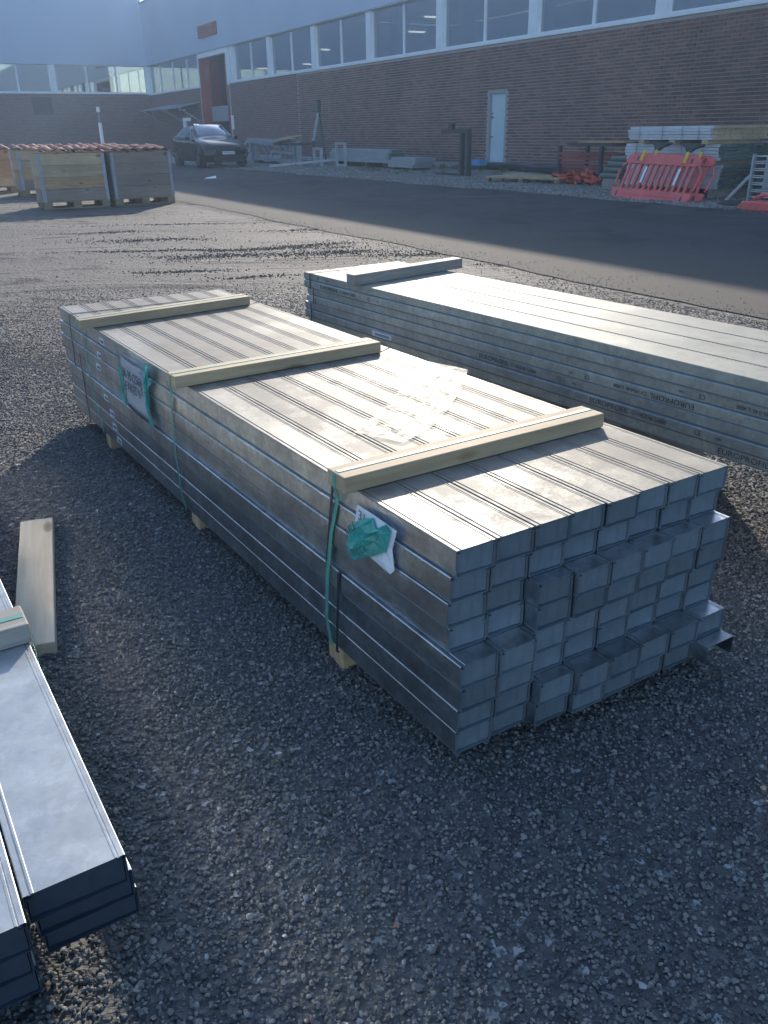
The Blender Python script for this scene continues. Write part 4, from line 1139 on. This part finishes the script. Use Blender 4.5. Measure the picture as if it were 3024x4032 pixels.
# ------------------------------------------------------------------ marker post
mp_ = tag(empty("marker_post", (-7.22, 24.2, 0)), "slim white marker post behind the pallet boxes", "post")
MB().tube([(0, 0, 0), (0, 0, 1.55)], 0.045, 10).build("pole", M['white_paint'], mp_)
MB().tube([(0, 0, 1.55), (0, 0, 1.80)], 0.02, 8).build("stem", M['roof'], mp_)
MB().tube([(0, 0, 1.80), (0, 0, 1.92)], 0.045, 10).build("cap", M['white_paint'], mp_)
cm = tag(MB().add([(0, 0, 0)], []) or empty("paper_scrap", (-5.3, 27.6, 0.0)), "white scrap of paper on the road left of the car", "paper scrap")
crp = MB(); crp.add([(0, 0, 0.01), (0.35, 0.05, 0.02), (0.30, 0.28, 0.08), (0.02, 0.22, 0.03), (0.01, 0.01, 0.006), (0.35, 0.06, 0.016), (0.30, 0.29, 0.076), (0.02, 0.23, 0.026)], [(0, 1, 2, 3), (7, 6, 5, 4)])
crp.build("sheet", M['paper'], cm)

# ------------------------------------------------------------------ car
def build_car():
    t = tag(empty("parked_car", (-6.35, 37.0, 0), 0), "black SUV-coupe car parked facing the yard by the gate", "car")
    # local: +x forward; hx = heading
    hx = -WD
    t.rotation_euler = (0, 0, math.atan2(hx.y, hx.x))
    t.location = Vector((-6.35, 37.0, 0.004)) - hx*1.45
    # stations: x, zbottom, z_belt, z_top, half width low, half width belt, half width top
    S_ = [(2.37, 0.42, 0.62, 0.70, 0.55, 0.52, 0.40), (2.30, 0.26, 0.68, 0.80, 0.78, 0.74, 0.55), (2.05, 0.20, 0.80, 0.90, 0.90, 0.86, 0.66), (1.60, 0.18, 0.93, 1.00, 0.94, 0.91, 0.70),
          (1.05, 0.18, 0.98, 1.08, 0.95, 0.93, 0.74), (0.80, 0.18, 0.99, 1.18, 0.95, 0.93, 0.74), (0.30, 0.18, 1.01, 1.46, 0.95, 0.93, 0.66), (-0.10, 0.18, 1.02, 1.60, 0.95, 0.93, 0.60), (-0.70, 0.18, 1.04, 1.62, 0.95, 0.93, 0.58),
          (-1.30, 0.18, 1.07, 1.52, 0.96, 0.93, 0.58), (-1.80, 0.20, 1.11, 1.36, 0.95, 0.92, 0.58), (-2.15, 0.26, 1.13, 1.20, 0.90, 0.86, 0.60), (-2.33, 0.38, 0.98, 1.04, 0.78, 0.74, 0.52)]
    def ring(s):
        x, zb, zl, zt, a, b_, c = s
        pts = [(0, zb), (a*0.8, zb), (a*0.98, zb+0.10), (a, zb+(zl-zb)*0.45), (a*0.985, zb+(zl-zb)*0.75), (b_, zl), (c+(b_-c)*0.25, zl+(zt-zl)*0.75), (c, zt-0.02*(zt > zl+0.1)), (c*0.5, zt+0.02), (0, zt+0.03)]
        return [(x, y, z) for y, z in pts] + [(x, -y, z) for y, z in reversed(pts[1:-1])]
    mb = MB(); rg = [ring(s) for s in S_]; n = len(rg[0]); vs = [p for r_ in rg for p in r_]; fs = []
    for k in range(len(rg)-1):
        for j in range(n): fs.append((k*n+j, (k+1)*n+j, (k+1)*n+(j+1) % n, k*n+(j+1) % n))
    fs += [tuple(range(n)), tuple(reversed(range((len(rg)-1)*n, len(rg)*n)))]
    mb.add(vs, fs); body = mb.build("body", M['car_paint'], t, smooth=True)
    md = body.modifiers.new("s", 'SUBSURF'); md.levels = 2; md.render_levels = 2
    def patch(name, q, mat, off=0.012, par=t, nseg=8):
        # bilinear patch, pushed out
        P = [Vector(p) for p in q]; m2 = MB(); vs = []; nr = (P[1]-P[0]).cross(P[3]-P[0]).normalized()
        for j in range(nseg+1):
            for i in range(nseg+1):
                u, v = i/nseg, j/nseg; p = P[0].lerp(P[1], u).lerp(P[3].lerp(P[2], u), v); bul = math.sin(u*math.pi)*math.sin(v*math.pi)*off*2
                vs.append(p+nr*(off+bul))
        m2.add(vs, [(j*(nseg+1)+i, j*(nseg+1)+i+1, (j+1)*(nseg+1)+i+1, (j+1)*(nseg+1)+i) for j in range(nseg) for i in range(nseg)])
        o = m2.build(name, mat, par, smooth=True); so = o.modifiers.new("t", 'SOLIDIFY'); so.thickness = 0.006; return o
    patch("windshield", [(0.92, 0.70, 1.10), (0.92, -0.70, 1.10), (0.02, -0.57, 1.575), (0.02, 0.57, 1.575)][::-1], M['car_glass'], 0.045)
    patch("roof_glass", [(-0.05, 0.56, 1.63), (-0.05, -0.56, 1.63), (-1.25, -0.52, 1.57), (-1.25, 0.52, 1.57)][::-1], M['car_glass'], 0.012)
    for sg_ in (1, -1):
        q = [(0.62, sg_*0.89, 1.06), (-0.35, sg_*0.915, 1.07), (-0.35, sg_*0.68, 1.53), (0.05, sg_*0.70, 1.50)]
        q2 = [(-0.42, sg_*0.915, 1.07), (-1.45, sg_*0.90, 1.13), (-1.15, sg_*0.72, 1.44), (-0.42, sg_*0.68, 1.53)]
        for qq in (q, q2): patch("side_window", qq if sg_ < 0 else [qq[1], qq[0], qq[3], qq[2]], M['car_glass'], 0.012)
        hl = MB().tube([(2.12, sg_*0.62, 0.74), (1.95, sg_*0.76, 0.78), (1.75, sg_*0.84, 0.82)], [0.05, 0.065, 0.03], 8); hl.build("headlight", M['white_steel'], t, smooth=True)
        mr_ = MB().tube([(0.52, sg_*0.92, 1.06), (0.50, sg_*1.02, 1.10), (0.49, sg_*1.10, 1.10)], [0.03, 0.075, 0.06], 8); mr_.build("mirror", M['car_paint'], t, smooth=True)
        for x in (-0.25, -1.2): MB().box(x-0.1, x+0.1, min(sg_*0.955, sg_*0.965), max(sg_*0.955, sg_*0.965), 0.90, 0.925).build("door_handle", M['rim'], t)
        for x in (1.45, -1.44):
            w = MB(); w.tube([(x, sg_*0.72, 0.36), (x, sg_*0.74, 0.36), (x, sg_*0.95, 0.36), (x, sg_*0.97, 0.36)], [0.30, 0.36, 0.36, 0.30], 28); wo = w.build("wheel", M['tyre'], t)
            rm = MB(); rm.tube([(x, sg_*0.965, 0.36), (x, sg_*0.985, 0.36)], [0.20, 0.06], 20)
            for k in range(5):
                a = k*2*math.pi/5; rm.beam((x, sg_*0.975, 0.36), (x+0.25*math.cos(a), sg_*0.98, 0.36+0.25*math.sin(a)), 0.05, 0.03, (0, 1, 0))
            rm.build("rim", M['rim'], wo)
            ar = MB(); ar.tube([(x+0.42*math.cos(a_), sg_*0.945, 0.36+0.42*math.sin(a_)) for a_ in np.linspace(0, math.pi, 14)], 0.045, 6); ar.build("wheel_arch", M['tyre'], t)
    MB().box(2.30, 2.385, -0.62, 0.62, 0.27, 0.42).build("lower_grille", M['tyre'], t)
    pl = MB().box(2.39, 2.40, -0.26, 0.26, 0.50, 0.61).build("number_plate", M['white_paint'], t)
    q = MB(); q.box(2.401, 2.404, 0.215, 0.255, 0.505, 0.605); q.build("plate_band", M['blue'], pl)
    q = MB()
    for k in range(6): q.box(2.401, 2.404, -0.22+k*0.068, -0.22+k*0.068+0.045, 0.525, 0.585)
    q.build("worn_lettering", M['grey_steel'], pl)
build_car()

# ------------------------------------------------------------------ things along the brick wall
def H(name, d, n, rz=0, z=0.009):
    p = HP(d, n, z); return empty(name, p, HROT + rz)

# black steel stand
t = tag(H("steel_stand", 22.45, 15.3), "black steel stand with two tall uprights on the verge", "stand")
MB().box(-0.32, -0.20, -0.06, 0.06, 0, 1.16).build("upright", M['dark_steel'], t); MB().box(0.02, 0.14, -0.06, 0.06, 0, 1.16).build("upright", M['dark_steel'], t)
MB().box(-0.30, 1.15, -0.05, 0.05, 1.165, 1.27).build("top_arm", M['dark_steel'], t); MB().box(0.145, 1.45, -0.05, 0.05, 0.0, 0.06).build("foot_bar", M['dark_steel'], t)
MB().box(0.55, 0.75, -0.06, 0.06, 1.272, 1.42).build("bracket", M['dark_steel'], t)

# stacks of steel profiles
def profile_pack(name, d0, d1, n0, n1, z0, rows, rh, mat, matend, label, cat="steel bundle", jitter=0.05, strapx=()):
    t = tag(H(name, d0, n0, 0, 0.009), label, cat)
    L_ = d1-d0; W_ = n1-n0; z = z0
    for r in range(rows):
        j = random.uniform(-jitter, jitter); j2 = random.uniform(-0.02, 0.02)
        b = MB(); b.box(j, L_+j, -W_+j2, j2, z, z+rh*0.93)
        b.build("profile", mat, t, bevel=0.004, seg=1)
        e = MB(); nn_ = int(W_/0.15)
        for k in range(nn_):
            e.box(j-0.012, j-0.001, -W_+j2+0.006+k*0.15, -W_+j2+0.144+k*0.15, z+0.002, z+rh*0.91)
        e.build("open_end", matend, t)
        z += rh
    for sx_ in strapx:
        s_ = MB(); s_.box(sx_-0.012, sx_+0.012, 0.022, 0.026, z0, z); s_.build("strap", M['grey_steel'], t)
    return t, z
pa, z = profile_pack("profile_stack", 11.75, 14.15, 13.75, 15.3, 0.16, 7, 0.062, M['white_steel'], M['roll'], "lowest tier of white profiles behind the red barriers", strapx=(0.5, 0.8, 1.5, 2.0))
for x in (0.1, 1.1, 2.1): MB().box(x, x+0.12, -1.5, -0.02, 0, 0.158).build("bearer", M['batten_grey'], pa)
pb_, z = profile_pack("profile_stack", 11.75, 14.15, 13.7, 15.2, 0.66, 5, 0.058, M['white_steel'], M['roll'], "middle tier of white profiles behind the red barriers", strapx=(0.4, 0.9, 1.6, 2.1))
for x in (0.1, 1.1, 2.1): MB().box(x, x+0.12, -1.45, -0.02, 0.598, 0.658).build("bearer", M['crate_light'], pb_)
pc, z = profile_pack("profile_stack", 11.85, 13.95, 13.55, 15.1, 1.02, 5, 0.048, M['white_steel'], M['crate_light'], "topmost tier of white profiles behind the red barriers", strapx=(0.3, 0.7, 1.2, 1.8))
for x in (0.1, 0.9, 1.7): MB().box(x, x+0.14, -1.45, -0.02, 0.952, 1.018).build("bearer", M['crate_light'], pc)
pd, z = profile_pack("profile_stack", 10.1, 10.85, 14.3, 15.9, 0.12, 11, 0.1, M['grey_steel'], M['grey_steel'], "grey profile stack behind the aluminium ones at the right edge")
for x in (0.1, 0.55): MB().box(x, x+0.12, -1.5, -0.02, 0, 0.118).build("bearer", M['batten_grey'], pd)
al = tag(H("aluminium_stack", 9.0, 13.45), "stack of bright aluminium channels at the right picture edge", "aluminium channels")
for r in range(6):
    z0 = 0.10 + r*0.115; b = MB(); b.box(0, 1.75, -0.5, 0, z0, z0+0.012).box(0, 1.75, -0.5, 0, z0+0.085, z0+0.098).box(0, 1.75, -0.30, -0.29, z0+0.0125, z0+0.0845)
    for k in range(8): b.box(0.2+k*0.2, 0.26+k*0.2, -0.289, -0.285, z0+0.04, z0+0.06)
    b.build("channel", M['white_steel'], al)
MB().box(1.76, 1.80, -0.05, 0.02, 0, 0.80).build("end_guard", M['grey_steel'], al); MB().beam((1.80, 0.0, 0.45), (2.15, 0.12, 0.02), 0.06, 0.05).build("foot", M['grey_steel'], al)
for x in (0.1, 1.4): MB().box(x, x+0.12, -0.5, -0.02, 0, 0.098).build("bearer", M['dark_steel'], al)

# red pedestrian barriers
def make_barrier():
    t = empty("barrier"); Lb_, Hb = 1.92, 0.98; T = 0.05
    def P(name, poly, mat='red_plastic', y=0, th=T, par=t):
        return MB().prism(poly, th, Matrix.Translation((0, y, 0))).build(name, M[mat], par, bevel=0.006, seg=2)
    P("top_panel", [(0.16, 0.76), (Lb_-0.16, 0.76), (Lb_-0.06, 0.80), (Lb_-0.10, 0.93), (Lb_-0.2, Hb), (0.2, Hb), (0.10, 0.93), (0.06, 0.80)])
    P("bottom_panel", [(0.10, 0.0), (Lb_-0.10, 0.0), (Lb_, 0.10), (Lb_, 0.22), (0, 0.22), (0, 0.10)])
    MB().box(0.3, Lb_-0.3, -0.012, -0.0005, 0.10, 0.125).build("rib", M['red_plastic'], t, bevel=0.004)
    for k in range(12):
        x = 0.16 + k*(Lb_-0.32-0.055)/11
        MB().box(x, x+0.055, 0.004, T-0.004, 0.221, 0.759).build("bar", M['red_plastic'], t, bevel=0.008)
    for sx in (0, 1):
        f_ = (lambda a: a) if sx == 0 else (lambda a: Lb_-a)
        MB().tube([(f_(0.02), T/2, 0.26), (f_(0.0), T/2, 0.32), (f_(-0.02), T/2, 0.62), (f_(0.03), T/2, 0.72), (f_(0.10), T/2, 0.78)], 0.022, 8).build("side_loop", M['red_plastic'], t, smooth=True)
    for x in (0.46, 1.50):
        pg = MB().tube([(x, -0.02, 0.80), (x, -0.02, 1.03)], 0.032, 10).build("peg", M['yellow'], t)
        ft = MB(); ft.prism([(x-0.05, 1.03), (x+0.05, 1.03), (x+0.10, 1.10), (x+0.27, 1.17), (x+0.29, 1.20), (x-0.24, 1.215), (x-0.27, 1.18), (x-0.12, 1.13)], 0.06, Matrix.Translation((0, -0.05, 0)))
        fo_ = ft.build("foot", M['rubber'], t, bevel=0.006); fo_["side"] = x
    for x in (0.62, 1.42): MB().box(x, x+0.05, -0.006, 0.002, 0.36, 0.70).build("reflector", M['white_paint'], t)
    for x in (0.13, 1.72, 0.33, 1.62):
        MB().box(x, x+0.04, -0.002, 0.004, 0.05 if x in (0.13, 1.72) else 0.82, 0.15 if x in (0.13, 1.72) else 0.92).build("slot", M['dark_steel'], t)
    return t
bar0 = make_barrier()
def place_barrier(o, d, n, lean, label, rz=0.0, z=0.01):
    # barrier local x runs towards -d (to the right of the picture), its front (-y) faces the camera
    X_ = -WD; Zu = Vector((0, 0, 1)); Yb = Zu.cross(X_)
    mm = Matrix.Identity(4)
    for i in range(3): mm[i][0], mm[i][1], mm[i][2] = X_[i], Yb[i], Zu[i]*0.88
    o.matrix_world = Matrix.Translation(HP(d, n, z)) @ Matrix.Rotation(rz, 4, 'Z') @ mm @ Matrix.Rotation(lean, 4, 'X')
    tag(o, label, "barrier", "red plastic barriers leaning by the steel stack")
place_barrier(bar0, 13.44, 12.66, R(-25), "front red plastic barrier leaning on the white profile stack", 0.06)
bar1 = copy_tree(bar0)
for o_, xx_ in ((bar0, 0.46), (bar1, 1.50)):
    for ch in list(o_.children):
        if ch.get('side') == xx_: bpy.data.objects.remove(ch)
place_barrier(bar1, 13.32, 12.86, R(-25), "second red plastic barrier half hidden behind the front one", 0.06)
rb = tag(H("barrier", 8.7, 12.2, 0), "red plastic barrier lying flat at the right picture edge", "barrier")
MB().prism([(0, 0), (1.15, 0), (1.3, 0.04), (1.15, 0.14), (0, 0.14)], 0.35, Matrix.Translation((0, -0.35, 0))).build("panel", M['red_plastic'], rb, bevel=0.02)
MB().tube([(0.3, -0.2, 0.15), (0.95, -0.25, 0.24), (1.12, -0.2, 0.16)], 0.035, 8).build("side_loop", M['red_plastic'], rb, smooth=True)
bf = tag(H("plastic_foot_block", 10.15, 12.7, 0), "black rubber barrier foot with yellow end lying on the verge", "barrier foot")
MB().prism([(0.16, 0), (0.6, 0), (0.66, 0.03), (0.5, 0.085), (0.16, 0.095)], 0.10, Matrix.Translation((0, -0.1, 0))).build("rubber_arm", M['rubber'], bf, bevel=0.008)
MB().box(-0.1, 0.158, -0.09, -0.01, 0.01, 0.09).build("yellow_end", M['yellow'], bf, bevel=0.008)

# red cradle with a board, orange netting
t = tag(H("red_cradle", 16.3, 15.0), "dark red steel cradle with a board across it left of the profiles", "steel cradle")
for k in range(5): MB().beam((0.05+0.02*k, -0.9, 0.25+0.1*k), (1.7-0.04*k, -0.3+0.08*k, 0.28+0.1*k), 0.07, 0.06).build("rail", M['red_door'], t)
for x, y in ((0.1, -0.1), (1.6, -0.1), (0.1, -1.0), (1.6, -1.0)): MB().box(x, x+0.08, y-0.08, y, 0, 0.85).build("leg", M['dark_steel'], t)
MB().box(-0.2, 1.35, -0.9, -0.1, 0.86, 0.92).build("tray", M['dark_steel'], t)
MB().box(-0.35, 1.25, -0.7, -0.35, 0.925, 0.965).build("board", M['crate_tan'], t)
t2 = MB(); 
for k in range(26):
    a = Vector((random.uniform(0, 1.3), random.uniform(-0.35, 0), random.uniform(0.02, 0.26)))
    t2.tube([a, a+Vector((random.uniform(-.3, .3), random.uniform(-.1, .1), random.uniform(0, .1))), a+Vector((random.uniform(-.3, .3), random.uniform(-.1, .1), -0.02))], random.uniform(0.03, 0.06), 6)
tag(t2.build("plastic_netting", M['orange'], None, HP(16.2, 14.75, 0.02), HROT, smooth=True), "heap of orange-red plastic netting under the red cradle", "netting")
t = tag(H("roofing_rolls", 14.75, 14.2), "stacked dark green rolls left of the white profiles", "rolls")
for k in range(4):
    MB().tube([(0.0-0.02*k, -0.05*k, 0.28+0.115*k), (0.62-0.05*k, -0.05*k, 0.28+0.115*k)], 0.056, 12).build("roll", M['roll'], t, smooth=False)
MB().box(0.0, 0.55, -0.3, 0.02, 0, 0.22).build("bearer", M['batten_grey'], t)
# black wrapped lengths along the wall
for k, (d0, d1, n, z0, lab) in enumerate(((18.6, 25.4, 18.25, 0.01, "black wrapped bundle lying along the brick wall foot"), (18.2, 22.6, 17.7, 0.01, "black wrapped bundle lying in front of the longer one"))):
    t = tag(H("wrapped_bundle", d0, n, 0.0), lab, "wrapped bundle")
    MB().box(0, d1-d0, -0.35, 0.05, 0.0, 0.24).build("wrapping", M['plastic_black'], t, bevel=0.05, seg=3)
    for x in np.arange(0.5, d1-d0, 1.3): MB().box(x, x+0.35, -0.25, 0.0, 0.2405, 0.246).build("blue_mark", M['blue'], t)
bt = tag(H("blue_tub", 25.3, 17.9), "low blue tub standing below the side door", "tub")
MB().box(0, 0.7, -0.3, 0, 0.14, 0.32).build("body", M['blue'], bt, bevel=0.02); MB().box(0, 0.7, -0.3, 0, 0, 0.138).build("base", M['dark_steel'], bt)
def flat_pallet(d, n, rz, L_, W_, nb, label, mat, h=0.14):
    t = tag(H("pallet", d, n, rz), label, "pallet")
    for k in range(nb):
        x = k*(L_/nb); MB().box(x, x+L_/nb*0.72, -W_, 0, h-0.02, h).build("deck_board", mat, t)
    for y in (-W_+0.02, -W_/2-0.05, -0.12):
        MB().box(0, L_, y, y+0.1, h-0.045, h-0.021).build("stringer_board", mat, t)
        for x in (0, L_/2-0.07, L_-0.14): MB().box(x, x+0.14, y, y+0.1, 0, h-0.046).build("block", M['block'], t)
flat_pallet(17.3, 14.6, 0.28, 2.3, 1.3, 13, "pale pallet lying on the verge right of the side door", M['crate_light'])
flat_pallet(19.9, 15.6, 0.1, 0.9, 0.7, 5, "small grey pallet lying below the side door", M['batten_grey'], 0.12)

# scrap metal
pe, z = profile_pack("profile_stack", 28.7, 33.4, 16.3, 17.0, 0.18, 4, 0.115, M['grey_steel'], M['roll'], "low stack of grey profiles along the wall beside the scrap frames", jitter=0.12)
for x in (0.3, 1.6, 3.0, 4.2): MB().box(x, x+0.14, -0.65, -0.02, 0, 0.178).build("bearer", M['dark_steel'], pe)
pf, z = profile_pack("profile_stack", 26.6, 28.3, 16.1, 16.9, 0.08, 3, 0.11, M['grey_steel'], M['grey_steel'], "short low profile stack nearest to the black steel stand", jitter=0.15)
for x in (0.1, 1.4): MB().box(x, x+0.14, -0.7, -0.02, 0, 0.078).build("bearer", M['dark_steel'], pf)
def frame_rect(name, d, n, w, h, label, rz=0.0, lean=0.0):
    t = tag(H(name, d, n, rz), label, "steel frame")
    MB().box(0, 0.07, -0.05, 0.05, 0, h).build("upright", M['pale_grey'], t); MB().box(w-0.07, w, -0.05, 0.05, 0, h).build("upright", M['pale_grey'], t)
    MB().box(0.071, w-0.071, -0.05, 0.05, h-0.07, h).build("crossbar", M['pale_grey'], t); MB().box(0.071, w-0.071, -0.05, 0.05, 0.02, 0.08).build("crossbar", M['pale_grey'], t)
    return t
frame_rect("steel_gate_frame", 33.0, 15.7, 0.75, 0.68, "upright rectangular frame at the left end of the profile stack")
frame_rect("steel_gate_frame", 31.6, 16.05, 0.8, 0.86, "taller rectangular frame standing against the profile stack")
t = tag(empty("steel_beam", (0, 0, 0)), "long pale beam lying slanted on the ground before the scrap", "beam")
MB().beam(HP(33.6, 13.7, 0.06), HP(32.9, 16.4, 0.24), 0.14, 0.08).build("web", M['pale_grey'], t)
t = tag(H("scrap_frames", 34.6, 15.2), "heap of grey steel frames with boards on top by the wall", "scrap heap")
for (p, q, w) in [((0, 0, 0.15), (5.0, -0.3, 0.15), 0.14), ((0, 0, 0.45), (2.8, -0.2, 0.5), 0.1), ((2.5, -0.1, 0.2), (3.2, -0.2, 0.75), 0.06), ((3.0, -0.1, 0.2), (3.8, -0.2, 0.78), 0.06), ((0.6, -0.5, 0.85), (5.0, -0.4, 0.95), 0.16), ((1.0, -0.3, 0.7), (5.2, -0.1, 0.95), 0.18)]:
    MB().beam(p, q, w, w).build("frame_rail", M['grey_steel'], t)
for x in (0.0, 0.35, 0.7, 1.2, 1.7, 4.6, 5.2): MB().box(x, x+0.12, -0.35, -0.15, 0, 0.75 if x < 2 else 0.85).build("frame_upright", M['grey_steel'], t)
for k in range(2): MB().beam((0.5, -0.2-0.35*k, 1.02+0.10*k), (3.0, -0.3-0.35*k, 0.86+0.12*k), 0.22, 0.05).build("board", M['crate_light'], t)
MB().box(0.1, 2.4, -1.0, -0.1, 0.76, 0.85).build("tray", M['dark_steel'], t)
for x in (0.3, 2.0, 3.8): MB().box(x, x+0.6, -0.5, 0.0, 0.0, 0.12).build("bearer", M['dark_steel'], t)
t = tag(H("scrap_frames", 40.2, 15.8), "small pile of bent grey metal between the car and the frames", "scrap heap")
for (p, q, w) in [((0, 0, 0.1), (2.6, -0.2, 0.12), 0.14), ((0.2, 0, 0.22), (1.8, -0.3, 0.5), 0.1), ((1.2, -0.2, 0.2), (1.6, -0.3, 0.95), 0.12), ((1.6, -0.3, 0.95), (2.3, -0.3, 0.7), 0.12), ((0.9, -0.2, 0.3), (1.0, -0.3, 1.0), 0.2)]:
    MB().beam(p, q, w, w).build("bent_rail", M['grey_steel'], t)
t = tag(H("trestle", 36.2, 17.0), "tall thin trestle with a pale leg behind the scrap frames", "trestle")
MB().beam((0.3, 0, 0.9), (0.1, -0.2, 2.0), 0.14, 0.08).build("leg", M['pale_grey'], t); MB().beam((-0.9, 0, 0.0), (0.0, -0.2, 1.95), 0.08, 0.08).build("leg", M['dark_steel'], t)
MB().beam((0.45, 0, 0.0), (0.31, 0, 0.88), 0.10, 0.08).build("leg", M['dark_steel'], t); MB().box(-0.05, 0.15, -0.25, -0.15, 2.0, 2.5).build("head", M['dark_steel'], t)
t = tag(H("sign_post", 43.87, 13.67), "white post with a short arm standing behind the car", "post")
MB().box(0, 0.14, -0.07, 0.07, 0, 1.95).build("pole", M['white_paint'], t); MB().box(-0.75, -0.002, -0.06, 0.06, 1.80, 1.95).build("arm", M['white_paint'], t)

# weeds along the wall foot
wd_ = MB()
def tuft(d, n, s, k):
    c = HP(d, n, 0.01)
    for i in range(k):
        a = random.uniform(0, 6.28); r = random.uniform(0, s); b0 = c + Vector((math.cos(a)*r, math.sin(a)*r, 0)); h_ = random.uniform(0.4, 1)*s*0.8
        tip = b0 + Vector((random.uniform(-.5, .5)*h_, random.uniform(-.5, .5)*h_, h_)); s_ = Vector((math.cos(a+1.3), math.sin(a+1.3), 0))*0.012
        wd_.add([b0-s_, b0+s_, tip], [(0, 1, 2)])
for k in range(90):
    d = random.uniform(17, 33); n = 18.6-abs(random.gauss(0, 0.5)); tuft(d, n, random.uniform(0.12, 0.3), 26)
for k in range(40): tuft(random.uniform(24, 30), random.uniform(14.2, 17.5), random.uniform(0.06, 0.14), 16)
tag(wd_.build("weeds", M['grass']), kind="stuff")

# ------------------------------------------------------------------ haze
hz, n_, p_, l_ = nodes('glare_haze')
n_.nodes.remove(p_)
pv_ = n_.nodes.new("ShaderNodeVolumePrincipled"); pv_.inputs["Color"].default_value = (0.55, 0.74, 1.0, 1); pv_.inputs["Density"].default_value = 0.0022; pv_.inputs["Anisotropy"].default_value = 0.45  # blue scattering volume added to imitate lens veiling glare and lift dark tones
l_.new(pv_.outputs[0], n_.nodes["Material Output"].inputs["Volume"])
tag(MB().box(-135, 135, -65, 155, -1.1, 16.2).build("glare_haze", hz), kind="stuff")
